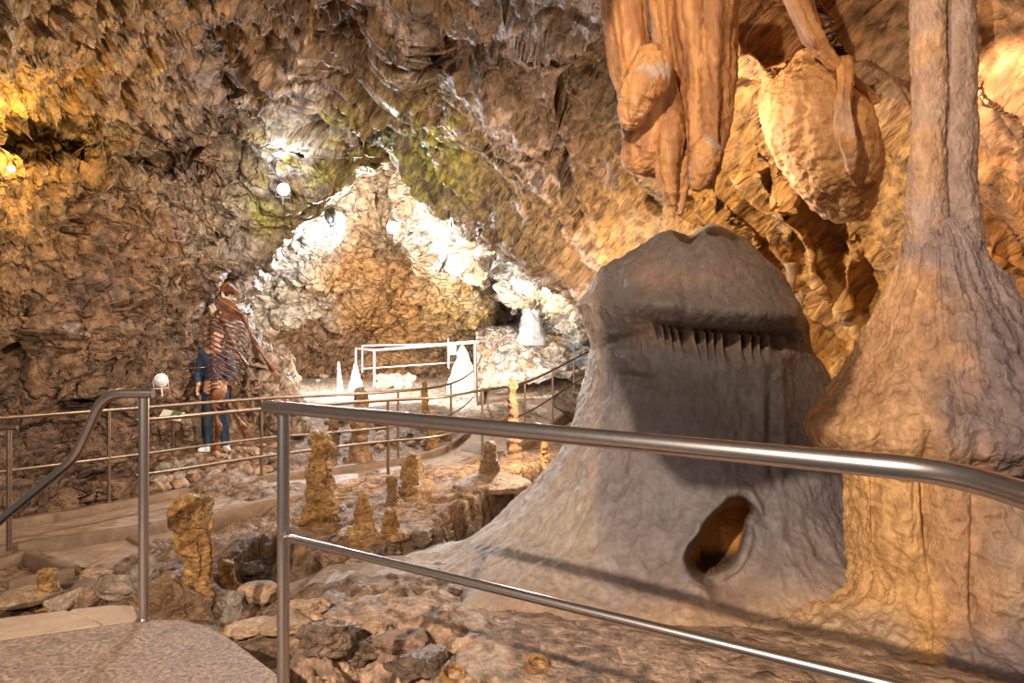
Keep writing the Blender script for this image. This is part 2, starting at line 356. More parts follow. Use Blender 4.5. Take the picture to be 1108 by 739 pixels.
def shell_depth_extra(px, py):
    e = 0
    # ledge on the left: everything above it steps back, the lit alcove still further
    top = sstep(186, 178, py+4*np.sin(px*.07)+3*np.sin(px*.23))*sstep(262, 225, px)*sstep(20, 120, py)
    e = e+.85*top+.35*np.exp(-((py-187-4*np.sin(px*.07))/3.2)**2)*sstep(60, 80, px)*sstep(246, 236, px)
    al = np.clip(1-(((px-25)/115.)**2+((py-168)/62.)**2), 0, 1)*sstep(188, 180, py); e = e+1.0*al
    # dark hollow under the ceiling
    h = np.clip(1-(((px-392)/50.)**2+((py-150)/50.)**2), 0, 1); e = e+1.3*h
    # vertical fissure
    fx = 238+.10*(py-100)+6*np.sin(py*.05); ex = np.interp(py, [-100, 0, 60, 120, 180, 240, 330, 420], [150, 186, 214, 232, 238, 228, 204, 190])+5*np.sin(py*.09)+3*np.sin(py*.21)
    e = e+sstep(-2, 9, px-ex)*sstep(110, 20, px-ex)*(.95*sstep(-60, 60, py)*sstep(400, 230, py)+.1)
    e = e-.45*np.exp(-((px-(298-.35*(py-160)))/9.)**2)*sstep(150, 175, py)*sstep(290, 250, py)
    ex2 = np.interp(py, [0, 60, 110, 160], [345, 330, 318, 330])+6*np.sin(py*.11)
    e = e+sstep(-2, 8, px-ex2)*sstep(60, 10, px-ex2)*.6*sstep(-40, 30, py)*sstep(170, 120, py)
    ex3 = np.interp(py, [180, 300, 420, 540], [100, 92, 104, 96])+6*np.sin(py*.06)
    e = e+sstep(3, -9, px-ex3)*sstep(-80, -10, px-ex3)*.22*sstep(190, 215, py)
    # left buttress shadow beside the placard, niche at the far left
    e = e+.3*np.exp(-((px-12)/22.)**2-((py-370)/60.)**2)
    # hanging wedge block at the top centre
    wd = sstep(0, 6, px-425)*sstep(0, 5, 462-px-.35*np.clip(py-20, 0, 99))*sstep(84, 78, py-.25*(460-px))*sstep(-20, 0, py); e = e-.9*wd
    # rock crossing the top from (440,0) to (640,40)
    e = e-.55*sstep(26, 18, py-.12*(px-520))*sstep(455, 480, px)*sstep(690, 640, px)
    # diagonal draped edges on the right wall
    for k, (x0, y0, x1, y1, a, w) in enumerate([(760, 40, 900, 120, .35, 22), (850, 10, 990, 130, .4, 20), (700, 180, 800, 330, .3, 14), (800, 170, 900, 330, .45, 18), (745, 200, 830, 320, .3, 12), (1050, 90, 1130, 200, .3, 16), (1055, 190, 1140, 290, .35, 15), (900, 250, 935, 370, .3, 14), (830, 60, 850, 300, .3, 12), (1060, 270, 1130, 350, .35, 15)]):
        L = math.hypot(x1-x0, y1-y0); tx, ty = (x1-x0)/L, (y1-y0)/L
        s = (px-x0)*tx+(py-y0)*ty; n = -(px-x0)*ty+(py-y0)*tx+8*np.sin(s*.045+k)
        e = e-a*np.where(n > 0, np.exp(-(n/(w*.35))**2), np.exp(-(n/w)**2*.7))*sstep(-20, 25, s)*sstep(L+30, L-25, s)
    return e
def shell_part(name, t0, t1, nth, mat):
    th = np.linspace(t0, t1, nth); nr = 400
    ri = np.interp(th, ANG, RAD)
    ri = ri+9+3*np.sin(th*40)+2*np.sin(th*97+1)
    # outer rectangle
    c, s = np.cos(th), -np.sin(th)
    ro = np.full_like(th, 1e9)
    for lim, comp, o in ((-260, c, AC[0]), (1370, c, AC[0]), (-260, s, AC[1]), (700, s, AC[1])):
        with np.errstate(divide='ignore', invalid='ignore'): r = (lim-o)/comp
        ro = np.where((r > 0) & (r < ro), r, ro)
    v = np.linspace(0, 1, nr)[None]
    R = ri[:, None]+(ro-ri)[:, None]*(v**1.08)
    px = AC[0]+R*c[:, None]; py = AC[1]+R*s[:, None]
    d = np.exp(depth(px, py))+shell_depth_extra(px, py)
    # rounded lip turning back into the chamber
    e = (R-ri[:, None]); d = d+.9*np.exp(-e/9.)
    P = at_np(px, py, d)
    n = normals(P); n = n*np.sign(-(n*P).sum(-1))[..., None]
    D = shell_disp(P, px, py)
    P = P+n*((D-.25)*(.25+.75*sstep(0, 34, e)))[..., None]
    lip = []
    for k in range(1, 9):
        rr = ri-3+k*7.; dd = d[:, 0]+.25+k*.34
        lip.append(at_np(AC[0]+rr*c, AC[1]+rr*s, dd)+fbm(at_np(AC[0]+rr*c, AC[1]+rr*s, dd)*2., 3, 50)[:, None]*.1)
    P = np.concatenate([np.stack(lip[::-1], 1), P], 1)
    wx = fbm(P*.8, 4, 70)*34; wy = fbm(P*.8, 4, 80)*34
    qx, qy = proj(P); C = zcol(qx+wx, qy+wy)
    # pale calcite crusts: real deposits with their own outline
    cr = sstep(.28, .42, fbm(shift(P, 55)*np.array((.6, 1, 2.2)), 5, 91))*sstep(320, 420, qx)*sstep(760, 640, qx)
    C = C*(1-.6*cr[..., None])+np.array((.62, .53, .46))*.6*cr[..., None]
    gr = sstep(.30, .52, ridged(P*2.2+.4*fbm(P*2, 3, 93)[..., None], 3, 95))*(np.exp(-((qx-350)/55)**2-((qy-165)/45)**2)+np.exp(-((qx-470)/45)**2-((qy-180)/70)**2)+1.6*np.exp(-((qx-282)/22)**2-((qy-232)/18)**2))
    gr = np.clip(gr, 0, .8)[..., None]; C = C*(1-gr)+np.array((.45, .46, .07))*gr
    wv = sstep(.34, .55, ridged(P*np.array((2.6, 2.6, 1.8))+.5*fbm(P*2, 3, 97)[..., None], 3, 98))*(np.exp(-((qx-325)/26)**2-((qy-95)/55)**2)+np.exp(-((qx-300)/30)**2-((qy-185)/30)**2)+.8*np.exp(-((qx-262)/18)**2-((qy-300)/60)**2))  # white-lit ridges round the lamp, painted into the colour as veins
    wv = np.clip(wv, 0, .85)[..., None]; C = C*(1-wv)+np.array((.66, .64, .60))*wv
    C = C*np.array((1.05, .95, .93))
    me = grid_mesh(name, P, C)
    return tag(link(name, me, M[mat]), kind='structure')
D2R = math.radians
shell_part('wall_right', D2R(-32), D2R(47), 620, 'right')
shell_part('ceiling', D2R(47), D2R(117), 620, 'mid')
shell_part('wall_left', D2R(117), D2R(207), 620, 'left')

# chamber beyond the arch
bctl = [(180,120,21),(400,120,19),(600,120,17),(760,120,15),(180,300,20),(230,460,20),(760,460,23),(760,300,17),
 (280,400,20.5),(300,340,19.5),(300,300,19),(335,250,16.5),(345,300,18.5),(400,205,17.5),(440,190,17),(440,250,19.5),(400,300,21),(380,345,22.3),(330,380,21.5),(400,405,22),(480,395,22.5),(430,350,22),
 (470,320,20.5),(520,300,20),(545,300,20.4),(530,340,21.2),(555,350,24.5),(545,335,23.5),(490,360,22),(455,222,16.0),(500,262,15.6),(560,305,15.8),(620,345,16.4),(640,360,17),(575,320,19.5),(610,345,19),(600,360,22),(640,400,21),(560,400,23)]
bd = tps([(a, b) for a, b, c in bctl], [c for a, b, c in bctl], 200., 2e-3)
px, py = np.meshgrid(np.linspace(190, 740, 520), np.linspace(130, 470, 360), indexing='ij')
P = at_np(px, py, bd(px, py)); n = normals(P); n = n*np.sign(-(n*P).sum(-1))[..., None]
wp = fbm(P*.6, 4, 31)[..., None]
b1 = worley(P*.55+wp*.4, 5); b2 = worley(shift(P, -35)*np.array((.9, 1.3, 2.0))+wp*.6, 6); b3 = worley(P*2.6+wp*1.2, 7)
qd = shift(P, -38)
D = .5*(b1[2]-.5)+.3*np.minimum((b1[1]-b1[0])*2, .7)+.24*b2[2]+.14*np.minimum((b2[1]-b2[0])*2, .6)+.08*b3[2]+.3*ridged(qd*np.array((.4, .8, 1.5)), 5, 44)+.3*fbm(P*.4, 3, 45)+.08*fbm(P*3, 4, 46)
P = P+n*(D-.3)[..., None]
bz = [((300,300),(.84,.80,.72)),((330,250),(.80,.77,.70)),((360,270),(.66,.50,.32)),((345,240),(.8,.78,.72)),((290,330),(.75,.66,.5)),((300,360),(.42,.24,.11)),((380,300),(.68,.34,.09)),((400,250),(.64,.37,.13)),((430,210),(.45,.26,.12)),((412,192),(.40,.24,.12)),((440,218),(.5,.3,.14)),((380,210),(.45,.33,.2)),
 ((420,300),(.58,.30,.09)),((440,330),(.58,.30,.09)),((340,380),(.40,.22,.11)),((430,370),(.42,.20,.07)),((500,330),(.66,.44,.14)),((470,280),(.6,.36,.12)),((545,345),(.16,.12,.09)),((455,235),(.75,.68,.5)),((490,262),(.82,.78,.68)),((540,290),(.80,.75,.64)),((600,325),(.70,.56,.36)),((600,345),(.85,.8,.68)),((640,380),(.8,.74,.62)),((450,390),(.5,.32,.16))]  # whites put the lamp-lit left wall and ceiling lip into the colour
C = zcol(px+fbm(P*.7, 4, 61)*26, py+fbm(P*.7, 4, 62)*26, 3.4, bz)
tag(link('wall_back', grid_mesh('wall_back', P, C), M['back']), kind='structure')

# ------------------------------------------------------------------ floor
fl = []
for a in [(330,739,-.34),(450,739,-.30),(600,739,-.26),(760,739,-.24),(950,739,-.2),(300,690,-.38),(255,665,-.5),(215,645,-.52),(100,645,-.6),(0,645,-.64),(60,600,-.70),
    (0,568,-.68),(150,542,-.68),(283,516,-.68),(420,499,-.68),(500,473,-.55),(515,447,-.36),(522,423,-.12),(100,590,-.70),(170,585,-.68),(240,570,-.66),(290,560,-.64),
    (395,520,-.66),(517,496,-.64),(562,483,-.58),(600,456,-.4),(622,438,-.22),(650,425,0),
    (427,543,-.5),(395,568,-.52),(344,574,-.56),(532,512,-.5),(556,500,-.52),(480,540,-.47),(580,500,-.5),
    (250,492,-.33),(185,512,-.42),(300,482,-.4),(360,480,-.5),(395,492,-.6),(460,480,-.55),(330,452,-.2),(460,447,-.12),(400,430,0),(340,430,0),(400,414,0),(500,414,0),(560,436,-.05),(600,418,.1),(580,408,.15)]:
    p = gnd(*a); fl.append((p.x, p.y, p.z))
fl += [(0,1.5,-.4),(-1,1,-.8),(-2,2,-.85),(1.5,1.5,-.3),(-3,1,-.9),(-4,3.5,-.85),(4,2,-.3),(1.5,5,-.5),(3,4,-.4),(4,7,-.3),(6,10,0),(-7,7,-.4),(-6,11,-.2),(-9,24,0),(7,26,.4),(0,27,0),(5,18,.6),(-6,17,0),(.6,4.6,-.45)]
fz = tps([(a, b) for a, b, c in fl], [c for a, b, c in fl], 5., 2e-3)
ux = np.linspace(-230, 1330, 760); yy = np.exp(np.linspace(math.log(1.4), math.log(27), 560))
U, Y = np.meshgrid(ux, yy, indexing='ij'); X = (U-CX)/F*Y
Z = fz(X, Y); P = np.stack([X, Y, Z], -1)
qx, qy = proj(P)
# orange flowstone shelf with a steep scalloped front
edge = np.array([gnd(a, b, -.40)[:2] for a, b in [(296,566),(322,592),(372,590),(420,588),(470,568),(515,545),(553,520),(590,496),(625,480)]])
yb = np.interp(X, edge[:, 0], edge[:, 1], left=30, right=12)+.12*fbm(P*2.2, 3, 4)
inx = sstep(edge[0, 0]-.15, edge[0, 0]+.2, X)*sstep(edge[-1, 0]+.4, edge[-1, 0], X)
shelf = sstep(-.16, .06, Y-yb)*sstep(9.6, 8.2, Y)*inx
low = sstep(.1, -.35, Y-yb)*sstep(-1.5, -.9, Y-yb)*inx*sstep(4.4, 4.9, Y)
Z = Z+.10*shelf-.26*low
near = sstep(14, 9, Y)
pathmask = 0
rough = .05*ridged(P*1.6, 4, 71)+.10*fbm(P*.9, 4, 72)+.03*worley(P*3.2, 8)[2]+.025*fbm(P*9, 4, 73)
Z = Z+rough*(.35+.65*near)*(1-.6*shelf)*(1-.8*sstep(4.8, 4.2, Y)*sstep(-.5, .1, X))+shelf*(.035*ridged(shift(P, 0)*np.array((1.2, 5, 1)), 4, 75)+.05*fbm(P*2.5, 3, 76))
# dark broken rock in the foreground
fg = sstep(3.7, 3.3, Y)*sstep(-.1, -.45, X)*sstep(-1.3, -.8, X)
Z = Z+fg*(.22*ridged(P*2.6, 5, 81)-.16)
fm = sstep(.85, .45, np.hypot((X+4.0)/1.15, Y-9.4)); Z = Z*(1-fm)+(-.275-.14*(Y-9.15))*fm
P[..., 2] = Z
C = np.ones(P.shape)*np.array((.20,.125,.073))
def mixc(C, m, c): m = np.clip(m, 0, 1)[..., None]; return C*(1-m)+np.array(c)*m
wn = fbm(P*1.3, 4, 90)
C = mixc(C, sstep(12.8, 14.2, Y+wn), (.74, .62, .49))  # pale far floor, part of the overexposed lamp light put into its colour
C = mixc(C, shelf*(.8+.6*wn), (.33, .18, .075))
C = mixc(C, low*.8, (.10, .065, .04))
C = mixc(C, sstep(4.3, 3.6, Y+wn*.4), (.46, .31, .21))
C = mixc(C, fg*sstep(-.1, .25, wn+.1), (.11, .085, .07))
C = mixc(C, sstep(4.6, 4, Y)*sstep(-.9, -1.2, X), (.20, .13, .085))
tag(link('floor', grid_mesh('floor', P, C), M['floor']), kind='structure')
FP = P
def fh(x, y):
    """height of the finished floor under a point"""
    u = CX+F*x/y; i = int(np.clip(np.searchsorted(ux, u), 1, len(ux)-1)); j = int(np.clip(np.searchsorted(yy, y), 1, len(yy)-1))
    return float(max(FP[i-1:i+1, j-1:j+1, 2].mean(), -5))
def hit(px, py):
    """first point of the floor seen at px,py"""
    i = int(np.clip(round((px-ux[0])/(ux[1]-ux[0])), 0, len(ux)-1))
    row = FP[i]; q = CY+F*(CH-row[:, 2])/row[:, 1]
    k = np.where(q <= py)[0]; k = k[0] if len(k) else len(q)-1
    return Vector((float((px-CX)/F*row[k, 1]), float(row[k, 1]), float(row[k, 2])))

# ------------------------------------------------------------------ walkway and kerbs
A_ = [gnd(*a) for a in [(-190,596,-.5),(0,564,-.5),(150,538,-.5),(283,514,-.5),(356,506,-.5),(419,497,-.5),(466,488,-.49),(492,476,-.46),(508,461,-.38),(516,447,-.28),(521,431,-.12),(523,420,.0)]]
B_ = [gnd(*a) for a in [(-190,626,-.5),(0,590,-.5),(155,568,-.5),(280,542,-.5),(400,521,-.5),(473,511,-.5),(517,495,-.5),(565,480,-.45),(600,455,-.3),(625,437,-.1),(652,420,.1),(690,408,.2)]]
def dens(pl, n=160): 
    K = interp([tuple(p) for p in pl], n*4); L = np.concatenate([[0], np.cumsum(np.linalg.norm(np.diff(K, axis=0), axis=1))])
    t = np.linspace(0, L[-1], n); return np.stack([np.interp(t, L, K[:, k]) for k in range(3)], -1)
Ad, Bd = dens(A_), dens(B_)
def sweep_box(name, pl, w, h0, h1, mat, side=0):
    t = np.gradient(pl, axis=0); t[:, 2] = 0; t /= np.linalg.norm(t, axis=1)[:, None]; nrm = np.stack([-t[:, 1], t[:, 0], 0*t[:, 0]], -1)
    r = []
    b = .012
    for a, z in ((-w/2, h0), (-w/2, h1-b), (-w/2+b, h1), (w/2-b, h1), (w/2, h1-b), (w/2, h0)):
        r.append(pl+nrm*a+np.array((0, 0, z)))
    G = np.stack(r, 1); G[:, 1:5] += (fbm(G[:, 1:5]*3, 3, 5)*.012)[..., None]
    me = grid_mesh(name, G, None, True, (True, True))
    o = link(name, me, mat, smooth=False); return tag(o, kind='structure')
w = np.linspace(0, 1, 14)[None, :, None]
W = Ad[:, None]*(1-w)+Bd[:, None]*w; W[..., 2] -= .085; W[..., 2] += fbm(W*2, 3, 6)*.012
Wb = W.copy(); Wb[..., 2] -= .35
G = np.concatenate([W, Wb[:, ::-1]], 1)
tag(link('trim_1', grid_mesh('walkway', G, None, True, (True, True)), M['conc'], smooth=False), kind='structure').name = 'walkway'
sweep_box('kerb_back', Ad, .11, -.3, .0, M['kerb']); 
sweep_box('kerb_front', Bd, .10, -.35, .0, M['kerb'])

# landing slab, gutter and planting-bed kerbs at the foot of the steps
def slab(name, pts, z, th, mat, kind='structure'):
    bm = bmesh.new(); vs = [bm.verts.new((gnd(a, b, z).x, gnd(a, b, z).y, z)) for a, b in pts]
    f = bm.faces.new(vs); r = bmesh.ops.extrude_face_region(bm, geom=[f])
    bmesh.ops.translate(bm, vec=(0, 0, -th), verts=[v for v in r['geom'] if isinstance(v, bmesh.types.BMVert)])
    bmesh.ops.recalc_face_normals(bm, faces=bm.faces)
    bmesh.ops.bevel(bm, geom=[e for e in bm.edges], offset=.008, segments=2, affect='EDGES')
    me = bpy.data.meshes.new(name); bm.to_mesh(me); bm.free()
    return tag(link(name, me, mat, smooth=False), kind=kind)
slab('landing_slab', [(-30,604),(50,592),(130,577),(205,566),(215,580),(196,612),(150,616),(82,614),(30,602)], -.60, .25, M['conc'])
def kerb_line(pts, z, w, h, name='bed_kerb'):
    pl = dens([gnd(a, b, z) for a, b in pts], 40); return sweep_box(name, pl, w, -h, 0, M['kerb'])
kerb_line([(26,593),(52,603),(80,614)], -.555, .10, .25)
kerb_line([(80,615),(45,622),(8,629)], -.555, .09, .25)
kerb_line([(132,577),(160,589),(194,596)], -.575, .08, .2)
kerb_line([(-60,655),(8,640),(80,630),(146,621)], -.56, .10, .25, 'gutter_kerb')
kerb_line([(-60,612),(-20,606),(12,600),(28,594)], -.555, .10, .25)
# deck in the foreground
def deckpoly(name, pts, z, th, mat, n=0):
    return slab(name, pts, z, th, mat)
deckpoly('deck_slab', [(-300,735),(-100,707),(0,692),(149,671),(197,670),(222,676),(247,688),(270,705),(300,728),(318,752),(340,830),(330,1400),(-1200,1400),(-1200,900)], 0, .55, M['deck'])
slab('step_nosing', [(-300,700),(-100,680),(0,668.5),(72,659.5),(100,669),(113,676.5),(0,692.5),(-300,736)], .004, .5, M['nosing'])
slab('step_nosing', [(73,659.3),(121,654),(146,655),(152,671),(149,671.5),(114,676.3),(101,668.8)], .002, .5, M['nosing'])
# ------------------------------------------------------------------ big grey dome stalagmite
def lvl(py, l, r, dc, rf, rb):
    c = (l+r)/2; return c, l, r, py, dc, rf, rb
def rings(tab):
    out = []
    for py, c, l, r, dc, rf, rb in tab:
        k = dc/F; out.append(((c-CX)*k, dc, CH-(py-CY)*k, (c-l)*k, (r-c)*k, rf, rb))
    return out
dome_tab = [ # py, centre, left, right (pixels at the axis depth), depth, front, back radius
 (247,773,771,775,5.1,.015,.015),(251,768,752,782,5.1,.09,.1),(257,757,706,795,5.1,.27,.3),(270,752,683,808,5.1,.42,.45),(290,750,656,826,5.1,.55,.6),(310,752,643,838,5.1,.66,.7),(330,754,632,848,5.1,.75,.8),
 (348,756,635,858,5.1,.80,.85),(370,758,642,867,5.1,.78,.9),(400,760,640,883,5.1,.80,.95),(430,762,633,898,5.1,.86,1.0),(460,764,622,909,5.1,.92,1.0),(490,766,605,918,5.08,.98,1.05),
 (520,768,586,928,5.06,1.06,1.1),(550,766,560,937,5.04,1.15,1.15),(575,764,528,944,5.0,1.26,1.2),(595,762,490,950,4.95,1.38,1.2),(612,760,440,962,4.9,1.55,1.2),(626,750,380,985,4.85,1.75,1.2),(640,740,318,1020,4.8,2.0,1.2),(655,735,270,1050,4.75,2.3,1.2)]
def dome_disp(G):
    P = G; s = 0
    s = .06*fbm(P*1.6, 3, 101)+.012*ridged(P*np.array((7, 7, 5)), 3, 102)+.006*fbm(P*22, 3, 103)
    # long drip furrows, strongest on the skirt
    a = np.arctan2(P[..., 0]-1.4, -(P[..., 1]-5.1))
    fl = fbm(np.stack([a*14, P[..., 2]*.9, a*0], -1), 4, 104)
    return s+.010*fl*sstep(.5, -.1, P[..., 2])+.002*fl
G = loft(rings(dome_tab), 560, 860, dome_disp)
qx, qy = proj(G); front = G[..., 1] < 5.3
def blob(x, y, rx, ry, rot=0):
    a = math.radians(rot); dx = qx-x; dy = qy-y; u = dx*math.cos(a)+dy*math.sin(a); v = -dx*math.sin(a)+dy*math.cos(a)
    return np.exp(-((u/rx)**2+(v/ry)**2))*front
up = np.zeros_like(qx)
off = np.zeros(G.shape)
# twin crowns with a cleft between them
off[..., 2] += -.03*blob(747, 258, 10, 10)+.03*blob(722, 262, 16, 12)+.065*blob(773, 258, 20, 22)+.02*blob(722, 262, 18, 14)
off[..., 2] += .05*np.exp(-((qx-640)/12)**2-((qy-338)/8)**2)
# brow: bulge above, undercut niche below with small drip pillars
brow = 352+6*np.sin((qx-700)/30.)*0+(qx-780)*.07+np.abs(qx-775)*-.02
bm_ = sstep(668, 700, qx)*sstep(872, 852, qx)*front
dy = qy-brow
off[..., 1] += -.10*np.exp(-((dy+14)/16.)**2)*bm_
drip = .5+.5*np.sin(qx*.52+2*np.sin(qx*.13)+fbm(G*4, 2, 7)*2)
lens = np.clip(1-((qx-785)/88.)**2, 0, 1)**.6
off[..., 1] += (.22*lens*sstep(0, 6, dy)*sstep(6+40*np.sqrt(np.clip(1-((qx-785)/88.)**2, 0, 1)), 8, dy)*(1-.7*drip*sstep(2, 10, dy)))*bm_*sstep(690, 720, qx)
off[..., 1] += .12*blob(668, 372, 18, 8, -20)+.10*blob(692, 410, 17, 6, 10)+.03*blob(660, 395, 9, 20)
off[..., 1] += -.06*blob(690, 330, 30, 40)-.08*blob(790, 300, 45, 34)+.05*blob(742, 320, 8, 60, 5)
off[..., 0] += -.05*np.exp(-((qx-634)/16)**2-((qy-332)/11)**2)
# shallow basin and the pit
r1 = ((qx-797)/43.)**2+((qy-601)/56.)**2
off[..., 1] += .16*sstep(1.15, .55, r1)*front
def ell(x, y, rx, ry, rot):
    a = math.radians(rot); dx = qx-x; dy = qy-y; u = dx*math.cos(a)+dy*math.sin(a); v = -dx*math.sin(a)+dy*math.cos(a); return (u/rx)**2+(v/ry)**2
mn = -np.log(np.exp(-6*ell(775, 604, 32, 27, -10))+np.exp(-6*ell(795, 572, 22, 35, 12))+np.exp(-6*ell(784, 588, 29, 34, 20)))/6+fbm(G*7, 2, 6)*.10
pit = sstep(1.15, .88, mn)*front
off[..., 1] += pit*.60+.06*sstep(.9, .3, mn)*front
off[..., 0] += pit*.20
off[..., 2] += pit*(-.17)
off[..., 1] += -.03*np.exp(-((np.sqrt(np.maximum(mn, 0))-1.25)/.16)**2)*front
# furrow from the brow to the basin, faint runnels on the right flank
off[..., 1] += -.035*blob(846, 470, 6, 90, -2)-.02*blob(825, 440, 5, 60)+.03*blob(835, 470, 6, 60)+.06*blob(850, 520, 14, 20)
G = G+off
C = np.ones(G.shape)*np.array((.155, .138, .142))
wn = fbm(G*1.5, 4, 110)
C = mixc(C, sstep(700, 600, qx+wn*30)*sstep(430, 560, qy+wn*30), (.40, .38, .39))  # dark crown and pale skirt put shade and light into the colour
C = mixc(C, .6*sstep(655, 645, qx+6*wn)*front, (.33, .26, .2))  # lit left edge painted lighter
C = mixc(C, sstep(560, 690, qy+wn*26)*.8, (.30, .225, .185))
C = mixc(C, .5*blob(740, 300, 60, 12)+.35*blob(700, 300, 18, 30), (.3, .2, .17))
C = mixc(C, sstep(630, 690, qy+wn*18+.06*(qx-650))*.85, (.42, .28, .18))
C = mixc(C, sstep(.3, .9, pit), (.50, .25, .07))  # orange-lit inside of the pit put into the colour
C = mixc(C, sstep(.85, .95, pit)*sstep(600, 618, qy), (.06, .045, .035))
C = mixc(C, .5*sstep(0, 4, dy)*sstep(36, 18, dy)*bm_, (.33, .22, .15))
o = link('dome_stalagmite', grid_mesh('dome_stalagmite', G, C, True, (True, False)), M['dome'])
M['dome_'] = M['dome']
tag(o, 'massive smooth grey dome-shaped stalagmite with a teardrop hole near its foot', 'stalagmite')

# ------------------------------------------------------------------ tan flowstone cone under the twin column (right)
cone_tab = [(225,1020,1006,1034,3.72,.05,.05),(245,1020,1000,1042,3.71,.10,.1),(262,1020,990,1050,3.7,.155,.15),(280,1018,980,1060,3.7,.195,.19),(300,1016,973,1072,3.7,.24,.24),(330,1015,960,1090,3.7,.31,.3),(360,1015,948,1112,3.7,.39,.36),(390,1018,934,1130,3.7,.46,.42),(415,1020,917,1140,3.7,.51,.46),
 (438,1022,900,1148,3.7,.56,.5),(455,1024,888,1152,3.7,.58,.5),(468,1025,887,1154,3.7,.58,.5),(481,1026,895,1154,3.7,.54,.5),(494,1028,918,1152,3.7,.44,.48),(508,1030,926,1150,3.7,.42,.46),(530,1030,926,1148,3.7,.46,.45),(560,1030,929,1150,3.7,.47,.45),
 (590,1030,934,1154,3.7,.50,.47),(615,1030,937,1160,3.7,.54,.5),(635,1030,930,1170,3.7,.60,.55),(650,1028,905,1185,3.7,.70,.6),(663,1024,865,1200,3.7,.84,.7),(675,1020,815,1220,3.7,1.05,.9),(690,1010,750,1240,3.7,1.35,1.1)]
def cone_disp(P):
    a = np.arctan2(P[..., 0]-2.3, -(P[..., 1]-3.7))
    f = fbm(np.stack([a*7, P[..., 2]*1.1, a*0], -1), 4, 120)
    b = ridged(P*np.array((5, 5, 3.2)), 4, 121)
    zc = sstep(1.6, .8, P[..., 2])
    return .014*f+.03*b*zc+.018*ridged(P*np.array((9,9,11)), 3, 124)+.03*fbm(P*3, 3, 122)+.007*fbm(P*24, 3, 123)
G = loft(rings(cone_tab), 460, 640, cone_disp)
qx, qy = proj(G); front = G[..., 1] < 3.9; off = np.zeros(G.shape)
off[..., 0] += -.03*blob(888, 460, 14, 14)
off[..., 1] += -.10*blob(925, 462, 34, 20)-.08*blob(1000, 455, 30, 40)
off[..., 1] += .10*blob(1010, 560, 9, 90, -5)-.05*blob(975, 560, 14, 90, -4)+.06*blob(948, 540, 5, 60)-.04*blob(933, 570, 7, 60)
off[..., 1] += -.14*blob(1098, 610, 26, 48)+.07*blob(1060, 640, 9, 60)+.05*blob(1060, 540, 8, 60)
off[..., 1] += .05*np.exp(-((qy-(500+.05*(qx-900)))/6)**2)*front*sstep(1010, 990, qx)
off[..., 1] += -.05*blob(960, 690, 40, 16)+.05*blob(1020, 690, 10, 30)
G = G+off; wn = fbm(G*2.2, 4, 130)
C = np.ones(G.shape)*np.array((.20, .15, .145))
C = mixc(C, sstep(1070, 960, qx+wn*75+.10*(420-qy))*sstep(262, 300, qy+wn*10), (.42, .24, .125))  # warm light on the left side painted in, right side kept greyer
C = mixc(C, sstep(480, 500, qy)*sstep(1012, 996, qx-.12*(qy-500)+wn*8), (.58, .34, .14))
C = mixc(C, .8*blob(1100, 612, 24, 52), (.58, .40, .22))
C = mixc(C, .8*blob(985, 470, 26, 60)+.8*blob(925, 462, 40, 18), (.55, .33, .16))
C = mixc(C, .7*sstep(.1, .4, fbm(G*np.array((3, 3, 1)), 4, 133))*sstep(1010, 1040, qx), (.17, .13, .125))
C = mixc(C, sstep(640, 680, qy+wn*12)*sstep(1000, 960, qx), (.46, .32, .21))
col_root = empty('flowstone_column', at(1024, 690, 3.7), 'tall twin-stemmed tan flowstone column widening to a bell-shaped cone at right', 'flowstone column')
def child_grid(name, G, C, mat, root, **k):
    me = grid_mesh(name, G-np.array(root.location), C, **k); return link(name, me, mat, root)
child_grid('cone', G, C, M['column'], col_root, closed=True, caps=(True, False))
for k, (tab, seed) in enumerate([
  ([(-60,1003,984,1022,3.7),(0,1003,986,1021,3.7),(60,1004,988,1022,3.7),(130,1004,989,1021,3.7),(200,1000,984,1020,3.7),(250,998,980,1024,3.7),(285,998,976,1024,3.7),(320,1000,985,1020,3.72)], 140),
  ([(-60,1036,1016,1056,3.72),(0,1036,1018,1054,3.72),(60,1036,1018,1055,3.72),(130,1035,1017,1054,3.72),(200,1034,1014,1055,3.72),(250,1036,1012,1056,3.72),(285,1036,1012,1058,3.72),(320,1034,1015,1050,3.74)], 150)]):
    T = [(y, c, l, r, d, (r-l)/2*d/F, (r-l)/2*d/F) for y, c, l, r, d in tab]
    def pd(P, seed=seed):
        return .012*fbm(P*np.array((9, 9, 5)), 4, seed)+.012*fbm(P*np.array((5, 5, 1.5)), 2, seed+1)+.005*fbm(P*34, 3, seed+2)+.006*np.maximum(0, .5-worley(P*13, seed)[0])
    G = loft(rings(T), 300, 120, pd); wn = fbm(G*3, 4, seed)
    qx, qy = proj(G)
    C = np.ones(G.shape)*np.array((.36, .215, .12) if k == 0 else (.24, .165, .13)); C = mixc(C, sstep(0, .5, wn)*.6+.4*sstep(120, 250, qy), (.25, .18, .16))  # lit left stem and darker right stem put into the colour
    child_grid('stem', G, C, M['column'], col_root, closed=True, caps=(True, True))

